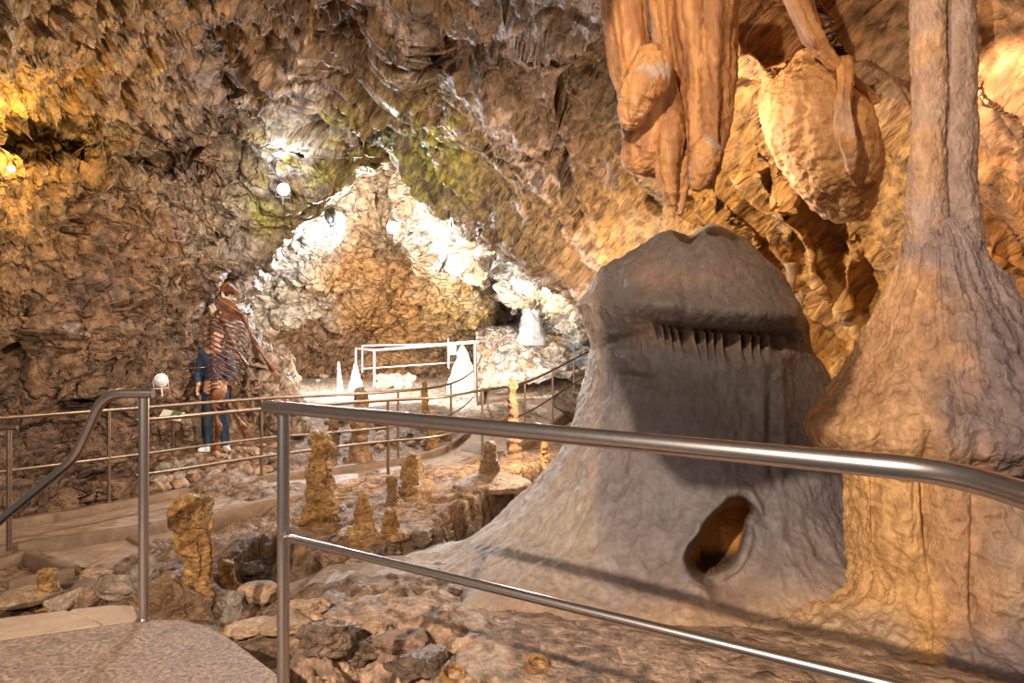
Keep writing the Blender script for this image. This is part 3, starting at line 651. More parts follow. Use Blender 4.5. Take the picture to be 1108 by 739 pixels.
# ------------------------------------------------------------------ hanging draperies
def hang(name, keys, label=None, cat='stalactite', group=None, mat='drape', col=(.54,.28,.12), col2=(.33,.15,.065), seed=0, folds=None, fold_n=5, fold_a=.12, nu=150, nv=110, parent=None, lump=.02, pale=0, cut=None):
    """keys: (px,py,d,wl,wr,rf,rb) widths in pixels at that depth"""
    K = [((x-CX)/F*d, d, CH-(y-CY)/F*d, wl/F*d, wr/F*d, rf, rb) for x, y, d, wl, wr, rf, rb in keys]
    fo = (lambda th, t: fold_a*np.sin(th*fold_n+seed+2*t)*(.4+.6*t)+.35*fold_a*np.sin(th*(fold_n+3)+seed*2-3*t))
    G = loft(K, nu, nv, lambda P: 1.2*lump*fbm(P*np.array((3.2, 3.2, 1.6)), 2, seed+200)+.22*lump*ridged(P*14, 3, seed+203)+.3*lump*fbm(P*18, 3, seed+201), fo)
    wn = fbm(G*np.array((7, 7, 1.2)), 4, seed+210)
    C = np.ones(G.shape)*np.array(col); C = mixc(C, sstep(-.1, .4, wn), col2); C = mixc(C, pale*sstep(.05, .35, fbm(G*4, 3, seed+220)), (.42, .36, .33))
    if cut:
        p0, nn = np.array(cut[0]), np.array(cut[1])/np.linalg.norm(cut[1]); h = ((G-p0)*nn).sum(-1); k = h > 0
        G = G-nn*(h*.94-.03*fbm(G*6, 3, 9)*(h > 0))[..., None]*k[..., None]; C = mixc(C, sstep(-.01, .02, h), (.30, .11, .05))  # shade of the underside painted in as dark red
    if parent: return child_grid(name, G, C, M[mat], parent, closed=True, caps=(True, True))
    o = link(name, grid_mesh(name, G, C, True, (True, True)), M[mat]); return tag(o, label, cat, group)
dr = empty('drapery_cluster', at(722, -20, 4.4), 'large orange cluster of hanging drapery folds and bulbs at the top centre-right', 'drapery')
hang('curtain', [(668,-40,4.4,18,26,.12,.14),(670,0,4.4,20,27,.13,.14),(674,40,4.4,19,26,.13,.14),(677,75,4.4,16,24,.12,.13),(676,98,4.4,9,24,.08,.1),(672,118,4.4,2,3,.02,.02)], seed=1, parent=dr, fold_n=6, fold_a=.16)
hang('curtain', [(718,-40,4.5,20,22,.12,.15),(718,0,4.48,15,18,.10,.15),(720,30,4.46,10,13,.07,.14),(724,60,4.46,8,10,.05,.1),(731,95,4.46,6,7,.04,.07),(737,118,4.46,2,3,.02,.03)], seed=2, parent=dr, fold_n=4, fold_a=.18)
hang('bulb', [(700,56,4.25,6,8,.04,.05),(702,66,4.2,17,17,.09,.09),(699,82,4.2,22,20,.12,.11),(694,100,4.2,21,18,.12,.1),(688,116,4.2,16,12,.09,.08),(684,128,4.2,10,8,.06,.05),(682,138,4.2,3,3,.02,.02)], seed=3, parent=dr, fold_a=.05, lump=.035, pale=.9)
hang('bulb', [(708,88,4.42,22,24,.12,.14),(710,120,4.42,32,32,.15,.16),(712,145,4.42,34,32,.16,.16),(708,165,4.42,31,34,.15,.15),(706,180,4.42,27,32,.12,.13),(712,190,4.42,20,28,.08,.1),(718,194,4.42,8,16,.04,.05)], seed=4, parent=dr, fold_n=3, fold_a=.10, lump=.035)
hang('drip', [(722,128,4.32,10,14,.07,.08),(722,150,4.32,12,17,.08,.08),(722,175,4.32,11,12,.06,.06),(724,195,4.32,8,7,.04,.04),(726,210,4.32,5,4,.025,.03),(728,222,4.32,1,1,.01,.01)], seed=5, parent=dr, fold_n=3, fold_a=.12)
hang('drip', [(742,172,4.38,8,10,.05,.05),(740,190,4.38,9,9,.05,.05),(738,206,4.38,6,5,.03,.03),(736,222,4.38,4,3,.02,.02),(735,232,4.38,1,1,.01,.01)], seed=6, parent=dr, fold_a=.1)
hang('curtain', [(765,-40,4.3,34,30,.14,.16),(764,0,4.3,32,30,.14,.16),(762,50,4.3,24,30,.13,.16),(762,90,4.3,20,28,.13,.15),(762,120,4.3,18,26,.12,.14),(764,150,4.3,18,22,.11,.12),(763,180,4.3,17,17,.1,.1),(762,196,4.3,13,12,.07,.08),(766,204,4.3,7,8,.04,.04)], seed=7, parent=dr, fold_n=5, fold_a=.17, lump=.03)
hang('curtain', [(782,-10,4.45,10,12,.1,.12),(786,30,4.45,9,11,.09,.1),(788,70,4.45,8,8,.07,.1),(785,110,4.45,6,6,.05,.08),(781,140,4.45,2,3,.02,.03)], seed=8, parent=dr, fold_n=4, fold_a=.1)
hang('bulb', [(762,148,4.22,6,7,.04,.04),(763,160,4.2,14,12,.07,.07),(761,178,4.2,14,12,.07,.07),(757,194,4.2,10,9,.05,.05),(753,205,4.2,3,3,.02,.02)], seed=9, parent=dr, fold_a=.06, lump=.03, pale=.7)
hang('drip', [(771,190,4.25,5,6,.03,.03),(772,202,4.25,4,4,.025,.03),(774,214,4.25,1,1,.01,.01)], seed=10, parent=dr, fold_a=.05)
bl = empty('bulbous_drapery', at(890, 60, 4.7), 'rounded orange boxing-glove shaped dripstone bulge with a dark cut underside', 'drapery')
hang('bulge', [(872,55,5.1,4,8,.05,.1),(872,76,5.0,26,32,.2,.3),(870,96,4.95,38,46,.30,.4),(876,120,4.9,46,54,.36,.4),(884,145,4.85,50,58,.38,.4),(892,168,4.85,50,56,.36,.4),(898,188,4.85,44,50,.32,.35),(904,206,4.85,34,42,.25,.3),(910,222,4.9,22,32,.16,.2),(914,238,4.95,8,18,.08,.1)], seed=11, parent=bl, fold_n=3, fold_a=.06, lump=.04, nu=220, nv=200, col=(.58,.33,.15), col2=(.44,.24,.10), cut=(at(905,208,4.62), (.22,-.62,-.75)))
hang('drip', [(913,64,4.6,6,7,.05,.06),(914,88,4.5,7,8,.06,.07),(912,115,4.45,10,10,.07,.08),(914,140,4.42,12,11,.08,.09),(918,160,4.42,10,10,.07,.08),(921,176,4.45,6,5,.04,.05),(922,188,4.5,1,1,.01,.01)], seed=12, parent=bl, fold_n=4, fold_a=.15, pale=.4)
hang('fold', [(852,-40,4.5,12,16,.08,.1),(862,0,4.5,10,16,.08,.1),(876,35,4.5,8,15,.07,.1),(895,62,4.55,7,13,.06,.08),(915,82,4.6,6,10,.05,.06),(938,100,4.7,5,8,.04,.05),(948,112,4.75,2,3,.02,.02)], seed=13, parent=bl, fold_a=.12)
# small stalactites of the high ceiling
def stalactite(px, py0, py1, d, w, label, group, mat='stag', seed=0):
    L = py1-py0
    K = [(px+random.uniform(-1, 1)*f*1.5, py0+L*f, d, w*g, w*g, w*g/F*d, w*g/F*d) for f, g in ((0,1.3),(.15,1),(.4,.75),(.65,.55),(.85,.4),(.97,.25),(1,.06))]
    K = [(x, y, dd, a, b, c, e) for x, y, dd, a, b, c, e in K]
    KK = [((x-CX)/F*dd, dd, CH-(y-CY)/F*dd, a/F*dd, b/F*dd, c, e) for x, y, dd, a, b, c, e in KK_] if False else [((x-CX)/F*dd, dd, CH-(y-CY)/F*dd, a/F*dd, b/F*dd, c, e) for x, y, dd, a, b, c, e in K]
    s = w/F*d
    G = loft(KK, 26, 14, lambda P: s*.35*fbm(P/s*.5, 2, seed))
    o = link('stalactite', grid_mesh('stalactite', G, None, True, (True, True)), M[mat]); return tag(o, label, 'stalactite', group)
for k, (x, y0, y1, w) in enumerate([(337,-8,44,3.2),(345,-8,20,2.0),(404,10,36,1.6),(411,14,33,1.5),(422,14,40,1.6),(434,8,28,1.3),(396,6,22,1.6),(388,0,18,1.8),(378,-4,12,2.0),(448,18,30,1.3),(428,62,76,1.6)]):
    d = float(np.exp(depth(np.array(float(x)), np.array(float(y0)))))-.25
    if k == 0: stalactite(x, y0, y1, d, w, 'longest thin stalactite hanging from the dark ceiling at top left of centre', None, seed=k)
    else: stalactite(x, y0, y1, d, w, 'small thin stalactite hanging from the high ceiling near the wedge-shaped block', 'small stalactites of the high ceiling', seed=k)
for x, y0, y1, w in [(857,285,345,5.5),(866,318,360,4)]:
    stalactite(x, y0, y1, 6.3, w, 'pale lumpy dripstone hanging behind the dome shoulder, '+('upper' if w > 5 else 'lower')+' one', None, 'rock_tan', seed=int(x))
# ------------------------------------------------------------------ stalagmites
def stalagmite(px, py1, py0, w1, w0, label, mat='stag', d=None, base=None, seed=0, prof=None, group=None, foot=1.8, name='stalagmite', lump=.16, nu=90, nv=48, up=.0, rings_=0.06):
    """px at foot; py1 top, py0 foot; w half widths in pixels at top and foot"""
    g = hit(px, py0)
    if d: g = at(px, py0, d)
    d = g.y; s = d/F; H = (py0-py1)*s
    prof = prof or ((0, 1), (.3, .92), (.6, .75), (.85, .35), (1, 0))
    r0 = w0*s; r1 = w1*s
    K = []
    lean = random.uniform(-.06, .06)*H
    ts = [-.25, -.1, 0, .05, .15, .3, .45, .6, .75, .88, .95, .985, 1]
    for t in ts:
        r = r1+(r0-r1)*(1-max(t, 0))
        if t < .16: r *= 1+(foot-1)*(1-max(t, -.12)/.16)**1.6*.75
        if t > .9: r *= math.sqrt(max(1-((t-.9)/.1)**2, .003))
        K.append((g.x+lean*max(t, 0), g.y, g.z+H*t, r, r, r, r))
    m = (r0+r1)/2
    G = loft(K[::-1], nu, nv, lambda P: m*lump*fbm(P/m*np.array((.8, .8, .55)), 4, seed+300)*1.6+m*rings_*np.sin(P[..., 2]/m*4+3*fbm(P/m*.5, 2, seed)))
    o = link(name, grid_mesh(name, G-np.array(g), None, True, (True, True)), M[mat]); o.location = g
    return tag(o, label, 'stalagmite', group)
stalagmite(344, 467, 568, 9, 17, 'thick knobbly orange-brown stalagmite just right of the foreground rail post', seed=1, foot=2.0, lump=.3, nu=160, nv=90, rings_=.1)
stalagmite(388, 420, 497, 6, 11, 'tall lumpy brown stalagmite behind the back walkway railing', seed=2, mat='stag_dark', foot=1.5, lump=.25, nu=120)
stalagmite(359, 453, 488, 5, 8, 'small stubby brown stalagmite left of the tall lumpy one behind the railing', seed=3, mat='stag_dark', lump=.25)
stalagmite(460, 410, 449, 2.6, 4.5, 'slender light-topped stalagmite standing before the bright far floor', seed=4, mat='stag', lump=.2, foot=1.3)
stalagmite(467, 444, 484, 4.5, 7.5, 'short tapering golden stalagmite beside the bend of the walkway kerb', seed=5, lump=.22, foot=1.3)
stalagmite(556, 408, 496, 4, 8, 'tall thin ringed brown stalagmite left of the grey dome', mat='stag_dark', seed=6, foot=1.4, lump=.18, nu=140, rings_=.14)
stalagmite(588, 477, 505, 3, 4.5, 'tiny pillar stalagmite between the tall ringed one and the dome', seed=7, foot=1.3)
stalagmite(446, 490, 524, 7, 16, 'squat blunt orange stalagmite on the far edge of the flowstone shelf', seed=8, foot=1.4, lump=.14)
stalagmite(531, 478, 517, 5, 13, 'rounded stalagmite rising from a broad brown mound near the walkway', seed=9, mat='stag_dark', foot=2.3, lump=.12)
stalagmite(426, 516, 546, 5.5, 7, 'small dark rounded stalagmite standing in the wet patch of the shelf', seed=10, mat='stag_dark', foot=1.3)
stalagmite(394, 536, 573, 6, 12, 'leaning pale-brown stalagmite at the left end of the flowstone shelf', seed=11, foot=1.8, lump=.22)
stalagmite(423, 552, 576, 6, 10, 'low brown stump stalagmite on the front lip of the flowstone shelf', seed=12, foot=1.5, lump=.2)
stalagmite(245, 606, 637, 9, 11, 'short reddish stalagmite right of the vase-shaped one', seed=13, mat='stag', foot=1.4, lump=.2)
stalagmite(255, 642, 664, 9, 11, 'little grey-capped stump below the short reddish stalagmite', seed=14, mat='rock_grey', foot=1.2, lump=.2)
stalagmite(52, 618, 651, 7, 13, 'pointed brown stump beside the gutter at lower left', seed=15, foot=1.3, lump=.25)
for x, y1, y0, w1, w0, d, lb in [(368,391,420,1,3.2,16.5,'thinnest white stalagmite on the bright floor, left of the white railing'),(385,394,421,1.6,8,16.2,'white cone stalagmite at the left end of the white railing'),(501,373,417,1.5,17,15.2,'largest white cone stalagmite, curving up inside the white railing')]:
    stalagmite(x, y1, y0, w1, w0, lb, 'white', d=d, seed=int(x), foot=1.0, lump=.08)
stalagmite(575, 325, 364, 5, 15, 'blue-grey stalagmite on top of the far terrace touching the ceiling', 'bluegrey', d=18.3, seed=31, foot=1.05, lump=.15)
stalagmite(907, 713, 728, 7, 8, 'tiny round knob growing on the flowstone in front of the right column', 'rock_tan', seed=32, foot=1.2, d=3.05)

# vase-shaped formation on its rock mound
sd = 4.35
K = [(213,648,sd,13,14,.09,.09),(213,632,sd,12,12,.075,.08),(214,612,sd,12,11,.07,.08),(212,592,sd,14,13,.08,.08),(209,575,sd,17,15,.09,.09),(207,560,sd,19,16,.1,.1),(207,548,sd,16,15,.1,.1),(207,541,sd,13,14,.08,.08),(207,537,sd,4,5,.03,.03)]
KK = [((x-CX)/F*d, d, CH-(y-CY)/F*d, a/F*d, b/F*d, c, e) for x, y, d, a, b, c, e in K][::-1]
G = loft(KK, 220, 130, lambda P: .028*ridged(P*np.array((9, 9, 5)), 4, 400)+.018*fbm(P*np.array((14, 14, 9)), 3, 401), lambda th, t: .13*np.sin(3*th+2.2*t)+.08*np.sin(7*th-3*t))
g = Vector(KK[-1][:3])
o = link('stalagmite', grid_mesh('stalagmite', G-np.array(g), None, True, (True, True)), M['stag']); o.location = g
tag(o, 'golden knobbly vase-shaped stalagmite, thicker at its top, behind the left foreground post', 'stalagmite')
def boulder(name, c, r, mat, label=None, cat='rock', group=None, seed=0, flat=.75, sub=4, rough=.35, rz=0, parent=None):
    bm = bmesh.new(); bmesh.ops.create_icosphere(bm, subdivisions=sub, radius=1)
    co = np.array([v.co[:] for v in bm.verts]); n = co.copy(); rs = np.random.RandomState(seed+900)
    # chop with random planes for faceted broken stone
    for k in range(9):
        d = rs.normal(size=3); d /= np.linalg.norm(d); h = rs.uniform(.55, .85); s = co@d; co = co-np.maximum(s-h, 0)[:, None]*d*.92
    co = co*(1+rough*.35*fbm(n*1.3+seed*3.7, 3, 5))[:, None]+n*(.05*rough*ridged(n*3+seed, 3, 6))[:, None]
    co = co*np.array(r if isinstance(r, (tuple, list)) else (r, r*.9, r*flat))
    a = rz; R = np.array([[math.cos(a), -math.sin(a), 0], [math.sin(a), math.cos(a), 0], [0, 0, 1]]); co = co@R.T
    for v, q in zip(bm.verts, co): v.co = q
    me = bpy.data.meshes.new(name); bm.to_mesh(me); bm.free()
    o = link(name, me, M[mat] if mat else None, parent); o.location = c
    try: me.set_sharp_from_angle(angle=math.radians(32))
    except Exception: pass
    if label: tag(o, label, cat, group)
    return o
p = at(196, 662, 4.25)
o = boulder('rock_mound', (p.x, p.y, -.52), (.30, .26, .27), 'rock_dark', 'rough brown rock mound carrying the vase-shaped stalagmite', seed=2, sub=6, rough=1.2)
o.data.materials[0] = M['stag_dark']
def rock_at(px, py, w, h, mat, label, group=None, seed=0, z=None, name='rock', sub=4, cat='rock', d=None, rough=.5):
    g = hit(px, py) if d is None else at(px, py, d)
    s = g.y/F
    return boulder(name, (g.x, g.y+w*s*.3, g.z+h*s*.42), (w*s/2*1.15, w*s/2, h*s/2*1.2), mat, label, cat, group, seed, sub=sub, rz=0 if w > h*1.6 else random.uniform(-.5, .5), rough=rough)
# foreground left row
R = [(18,664,56,20,'rock_tan','flat tan boulder at the left edge behind the step'),(68,668,40,26,'rock','angular brown boulder behind the pale step strip'),(92,664,26,26,'rock_red','upright reddish stone between two boulders behind the step'),(122,655,44,32,'rock','wide light boulder behind the step, left of the post'),(152,650,30,44,'rock_grey','tall grey boulder directly beside the left post'),
     (46,648,26,14,'rock','small flat stone near the pointed brown stump'),(100,628,30,10,'rock_tan','thin pale stone lying in the gutter'),(237,672,22,16,'rock_dark','dark wet stone below the grey-capped stump'),(277,656,46,20,'rock_tan','tan flat stone right of the grey-capped stump'),(300,692,58,16,'rock_tan','big wet tan slab rock in front of the foreground post'),
     (268,692,50,14,'rock_tan','low pale rounded slab at the deck corner'),(268,628,30,14,'rock_dark','small dark wet stone near the short reddish stalagmite')]
for k, (x, y, w, h, m, lb) in enumerate(R): rock_at(x, y, w, h, m, lb, seed=k+20, sub=5)
# dark broken rocks under the lower rail
for k, (x, y, w, h, m, lb) in enumerate([(345,712,60,30,'rock_dark','black craggy rock right beside the foreground post foot'),(388,726,50,24,'rock_dark','dark craggy rock second from the foreground post'),(425,716,56,24,'rock_red','brown ridged rock under the lower rail'),(455,737,60,24,'rock_dark','dark angular rock at the bottom edge of the photo'),
     (332,672,40,18,'rock_tan','tan ledge stone behind the foreground post'),(405,690,36,16,'rock_tan','thin tan stone on the slope above the black rocks'),(382,620,26,14,'rock','rounded pale pebble-like stone below the flowstone shelf'),(350,618,28,12,'rock_red','small reddish stone left of the rounded pale stone'),(455,604,52,26,'rock_dark','dark rock wedged under the flowstone shelf'),(412,606,34,18,'rock_dark','small dark rock at the left of the hollow under the shelf')]):
    rock_at(x, y, w, h, m, lb, seed=k+60, sub=5, rough=1.1)
# retaining wall of stones under the skeleton
rr = random.Random(5)
for row, (z, n) in enumerate([(0, 13), (1, 12), (2, 10)]):
    for k in range(n):
        x = 168+k*11+rr.uniform(-3, 3)+row*4; y0 = 533-(x-168)*.19-row*10+rr.uniform(-1.5, 1.5)
        d = 7.86+(x-168)*.0102+row*.16
        w = rr.uniform(12, 19); h = rr.uniform(9, 14); m = rr.choice(['rock', 'rock_red', 'rock_grey', 'rock', 'rock_tan'])
        s = d/F; c = at(x, y0-h*.3, d)
        lab = ('brown stone stacked in the low wall below the skeleton' if m == 'rock' else {'rock_red': 'reddish', 'rock_grey': 'grey', 'rock_tan': 'pale tan'}.get(m, '')+' stone stacked in the low wall below the skeleton')
        boulder('rock', c, (w*s/2*1.15, w*s/2, h*s/2*1.2), m, lab, 'rock', {'rock': 'brown', 'rock_red': 'reddish', 'rock_grey': 'grey', 'rock_tan': 'tan'}[m]+' stones of the low wall below the skeleton', seed=row*40+k, sub=3, rz=rr.uniform(-.4, .4))
for k in range(26):
    x = rr.uniform(172, 300); y = rr.uniform(484, 500); w = rr.uniform(6, 13)
    rock_at(x, y, w, w*.6, 'rock_tan', 'small rubble stone on the ledge by the skeleton feet', 'rubble on the ledge by the skeleton', seed=200+k, sub=2)
for k in range(34):
    x = rr.uniform(308, 478); y = rr.uniform(456, 494-(max(x-420, 0))*.2); w = rr.uniform(7, 17)
    rock_at(x, y, w, w*.65, rr.choice(['rock', 'rock_dark', 'rock']), 'loose brown stone on the ground behind the back railing', 'loose stones behind the back railing', seed=300+k, sub=2)
for k in range(22):
    x = rr.uniform(326, 372); y = rr.uniform(406, 416) if k % 2 else rr.uniform(404, 410); w = rr.uniform(4, 9)
    if k > 12: x = rr.uniform(528, 560); y = rr.uniform(402, 415)
    rock_at(x, y, w, w*.6, 'rock_pale', 'pale stone lying on the bright far floor', 'pale stones on the far floor', seed=400+k, sub=2)
# light clump of crystal-white rubble inside the white railing
for k in range(14):
    x = rr.uniform(408, 446); w = rr.uniform(8, 15)
    rock_at(x, rr.uniform(412, 424), w, w*.7, 'rock_pale', 'pale blue-white lump heaped behind the back railing', 'white lumps on the far floor', seed=450+k, sub=3)
# dark boulder at kerb right, boulder slab by the placard
rock_at(616, 450, 34, 26, 'rock_dark', 'dark angular rock on the front kerb beside the dome', seed=77, sub=4, d=13.3)
o = boulder('rock_slab', at(196, 470, 10.0), (.33, .3, .86), 'rock', 'tall leaning brown slab of rock left of the person', seed=5, sub=5, rough=.5); o.rotation_euler.y = math.radians(14)
# white-crusted rock left of the bright floor
boulder('boulder', at(306, 408, 11.6), (.27, .3, .36), 'rock_pale', 'white-crusted rounded boulder at the foot of the left wall', 'boulder', seed=9, sub=5, rough=1.0)

# ------------------------------------------------------------------ far terrace of rimstone steps
rows = []
T = [(650, 418, 16.2), (0,0,0)]
tx = np.linspace(515, 690, 150)
steps = [(416,16.0,0),(404,16.4,1),(402,16.9,0),(392,17.1,1),(390,17.5,0),(380,17.7,1),(377,18.2,0),(366,18.4,1),(362,19.2,0),(356,21,0),(352,24,0)]
G = np.stack([at_np(tx, np.full_like(tx, y)+3*np.sin(tx*.05+k)-.04*(tx-600), np.full_like(tx, d)+.25*np.sin(tx*.07+k*.6)) for k, (y, d, q) in enumerate(steps)], 0)
Gi = np.stack([interp(G[:, j], 160) for j in range(G.shape[1])], 1)
Gi[..., 1] += 0; Gi += (fbm(Gi*1.6, 4, 500)*.20+.12*ridged(Gi*np.array((2,2,5)), 4, 501))[..., None]*np.array((0, -1, .6))
C = np.ones(Gi.shape)*np.array((.52, .44, .36)); C = mixc(C, sstep(0, .3, fbm(Gi*1.3, 4, 502)), (.40, .26, .15)); C = mixc(C, .8*sstep(.15, .4, fbm(Gi*2.3, 3, 503)), (.30, .34, .38))
Gb = np.stack([Gi[0]+np.array((0, 0, -.6)), Gi[0]+np.array((0, 3, -1.5)), Gi[-1]+np.array((0, 1.5, -2))], 0)
o = link('rimstone_terrace', grid_mesh('rimstone_terrace', Gi, C), M['white']); o.data.materials[0] = M['back']
tag(o, 'pale stepped rimstone terrace at the far right of the bright chamber', 'flowstone terrace')

# ------------------------------------------------------------------ railings
def pl_at(pl, px):
    q = CX+F*pl[:, 0]/pl[:, 1]; k = np.searchsorted(q, px) if q[-1] > q[0] else 0
    k = int(np.clip(k, 1, len(pl)-1)); f = (px-q[k-1])/(q[k]-q[k-1]+1e-9); return Vector(pl[k-1]*(1-f)+pl[k]*f)
def railing(pl, i0, i1, posts, heights, label, r=.021, mat='rail', pr=.019, group=None, hp=.98):
    sub = pl[i0:i1]; root = empty('walkway_railing', sub[0], label, 'railing', group)
    loc = Vector(sub[0])
    for k, h in enumerate(heights):
        MB().tube([Vector(p)+Vector((0, 0, h)) for p in sub[::2]], r if k == 0 else r*.8, 10).build('handrail' if k == 0 else 'mid_rail', M[mat], root)
    for p in posts:
        b = MB(); b.tube([p+Vector((0, 0, -.02)), p+Vector((0, 0, hp))], pr, 10); b.disc(p+Vector((0, 0, -.005)), (0, 0, 1), .045, .012, 14); b.build('post', M[mat], root)
    return root
def idx(pl, px):
    q = CX+F*pl[:, 0]/pl[:, 1]; return int(np.argmin(np.abs(q-px)))
Af = Ad.copy(); Bf = Bd.copy()
railing(Af, 0, len(Af)-18, [pl_at(Af, x) for x in (-120, 118, 283, 431, 488)]+[Vector(Af[-40]), Vector(Af[-22])], (.98, .47), 'long brown-grey metal railing along the back kerb of the curved walkway')
i0 = idx(Bf, 152)
railing(Bf, i0, len(Bf)-2, [pl_at(Bf, x) for x in (158, 302, 420, 522, 568, 598, 621, 645)], (.98, .47), 'metal railing on the front kerb of the walkway, passing left of the dome')
# short end rail at the far left
e = gnd(10, 596, -.52); root = empty('end_railing', e, 'short railing end with one post at the left edge above the landing', 'railing')
MB().tube([e, e+Vector((0, 0, 1.0))], .021, 14).build('post', M['rail'], root)
MB().tube([e+Vector((.07, 0, 1.02)), e+Vector((-.9, -.12, 1.02))], .021, 14).build('handrail', M['rail'], root)
MB().tube([e+Vector((0, 0, .52)), e+Vector((-.9, -.12, .52))], .015, 12).build('mid_rail', M['rail'], root)
# stair handrail with post on the deck corner
pb = Vector(((155.5-CX)/F*2.97, 2.97, 0)); root = empty('stair_handrail', pb, 'brushed steel handrail with one post, bending down the steps at left', 'railing')
b = MB(); b.tube([pb, pb+Vector((0, 0, .965))], .021, 20); b.build('post', M['steel'], root)
MB().disc(pb, (0, 0, 1), .033, .006, 24).build('post_flange', M['steel'], root)
def arc(pts, r=.12, n=6):
    pts = [Vector(p) for p in pts]; out = [pts[0]]
    for a, b_, c in zip(pts, pts[1:], pts[2:]):
        u = (a-b_); v = (c-b_); k = min(r, u.length*.45, v.length*.45); p0 = b_+u.normalized()*k; p1 = b_+v.normalized()*k
        for j in range(n+1):
            t = j/n; out.append(p0*(1-t)**2+b_*2*t*(1-t)+p1*t*t)
    out.append(pts[-1]); return out
hr = arc([at(165, 425.5, 2.97), at(113, 425.5, 2.99), at(80, 497, 3.12), at(-20, 580, 3.42), at(-120, 660, 3.7)], .09)
MB().tube(hr, .021, 20).build('handrail', M['steel'], root)
MB().disc(at(164, 425.5, 2.97), Vector((1, 0, 0)), .0195, .006, 20).build('end_cap', M['black'], root)
# foreground railing
pf = Vector(((306.5-CX)/F*2.35, 2.35, 0)); root = empty('foreground_railing', pf, 'big polished steel railing crossing the foreground in front of the dome', 'railing')
MB().tube([pf+Vector((0, 0, -.02)), pf+Vector((0, 0, .975))], .0205, 24).build('post', M['steel'], root)
MB().disc(pf, (0, 0, 1), .034, .006, 24).build('post_flange', M['steel'], root)
tr = arc([at(288, 439.5, 2.37), at(1030, 511, 1.125), at(1160, 552, .93), Vector((.86, -.3, 1.0))], .22, 10)
MB().tube([Vector((.85, -.25, -.02)), Vector((.85, -.25, .98))], .0205, 24).build('post', M['steel'], root)
MB().tube(tr, [.0212]*len(tr), 28).build('handrail', M['steel'], root)
lr = [at(306, 580.5, 2.35), at(630, 660, 1.72), at(950, 738, 1.335), at(1090, 772, 1.2), Vector((.85, -.25, .54))]
MB().tube(lr, .013, 20).build('mid_rail', M['steel'], root)
MB().disc(at(306.5, 580.5, 2.345), (1, -.45, -.1), .018, .02, 20).build('bracket', M['steel'], root)
# the white railing on the bright floor
p5 = at(515, 431, 13.2); root = empty('white_railing', p5, 'pale metal railing forming a rectangle on the bright far floor', 'railing')
c1 = at(515, 431, 13.2); c1.z = .1; c2 = at(405, 416, 17); c3 = at(392, 405, 19); c4 = at(385, 410, 17.6); c5 = at(486, 398, 20.5)
tops = {}
for nm, (px, y1, y0, d) in {'a': (514, 370, 430, 13.3), 'b': (405, 379, 417, 17.2), 'c': (392, 374, 403, 19.8), 'd': (385, 377, 412, 18.2), 'e': (486, 372, 399, 20.5)}.items():
    MB().tube([at(px, y0, d), at(px, y1, d)], .03, 10).build('post', M['railw'], root); tops[nm] = at(px, y1, d)
MB().tube([tops['d'], tops['b'], tops['a']], .032, 10).build('handrail', M['railw'], root)
MB().tube([tops['c'], tops['e'], at(518, 370, 18.5), tops['a']], .03, 10).build('handrail', M['railw'], root)
MB().tube([at(392, 399, 19.8), at(486, 392.5, 20.5), at(500, 391.5, 20.0)], .026, 10).build('mid_rail', M['railw'], root)
# ------------------------------------------------------------------ standing cave bear skeleton
SD = 9.15
fb = at(238, 489, SD)
sk = empty('bear_skeleton', fb, 'brown upright bear skeleton standing on hind legs at the foot of the left wall', 'skeleton')
def s_(x, y, o=0.0): return at(x, y, SD+o)
def bone(name, pts, rs, mat='bone', seg=10):
    pts = arc(pts, .05, 3) if len(pts) > 2 else [Vector(p) for p in pts]
    n = len(pts); R_ = list(np.interp(np.linspace(0, 1, n), np.linspace(0, 1, len(rs)), rs))
    b = MB(); b.tube(pts, [float(v) for v in R_], seg); return b
def limb(name, a, c, r, mat='bone'):
    a, c = Vector(a), Vector(c); pts = [a.lerp(c, t) for t in (0, .06, .14, .3, .5, .7, .86, .94, 1)]
    b = MB(); b.tube(pts, [r*.9, r*1.75, r*1.5, r*1.0, r*.85, r*.95, r*1.4, r*1.7, r*.9], 10)
    b.ball(a, r*1.5, 2); b.ball(c+(c-a).normalized().cross(Vector((0, 1, 0)))*r*.6, r*1.2, 2); b.ball(c-(c-a).normalized().cross(Vector((0, 1, 0)))*r*.6, r*1.2, 2)
    return b.build(name, M[mat], sk)
spine = interp([(246,329,.06),(240,334,.02),(233,342,-.02),(229,355,0),(229,372,0),(231,390,0),(233,406,0),(233,420,0),(232,430,0)], 27)
for k, (x, y, o) in enumerate(spine):
    c = s_(x, y, o); r = .026+.010*min(k, 20)/20
    b = MB(); b.tube([c+Vector((0, 0, .017)), c+Vector((0, 0, .006)), c-Vector((0, 0, .006)), c-Vector((0, 0, .017))], [r, r*.8, r*.8, r], 10)
    b.tube([c+Vector((-r*.6, -.01, 0)), c+Vector((-r*2.3, -.045, -.03))], [.011, .005], 6)
    b.tube([c+Vector((0, -r*.5, 0)), c+Vector((-.01, -r*2.2, .008))], [.009, .005], 6)
    b.tube([c+Vector((0, r*.5, 0)), c+Vector((-.01, r*2.2, .008))], [.009, .005], 6)
    b.build('vertebra', M['bone'], sk)
for k in range(13):
    x, y, o = spine[5+k]; c = s_(x, y, o); w = .26+.12*math.sin(math.pi*(k+2)/15); dz = .16+.012*k
    for sd in (-1, 1):
        pts = []
        for t in np.linspace(0, 1, 14):
            a = t*math.pi*.84
            pts.append(c+Vector((w*(1-math.cos(a))*.58+ .01, sd*(.20+.04*math.sin(math.pi*k/12))*math.sin(a)*1.0, -dz*t**1.1)))
        MB().tube(pts, [.007+.003*math.sin(math.pi*t) for t in np.linspace(0, 1, 14)], 8).build('rib', M['bone'], sk)
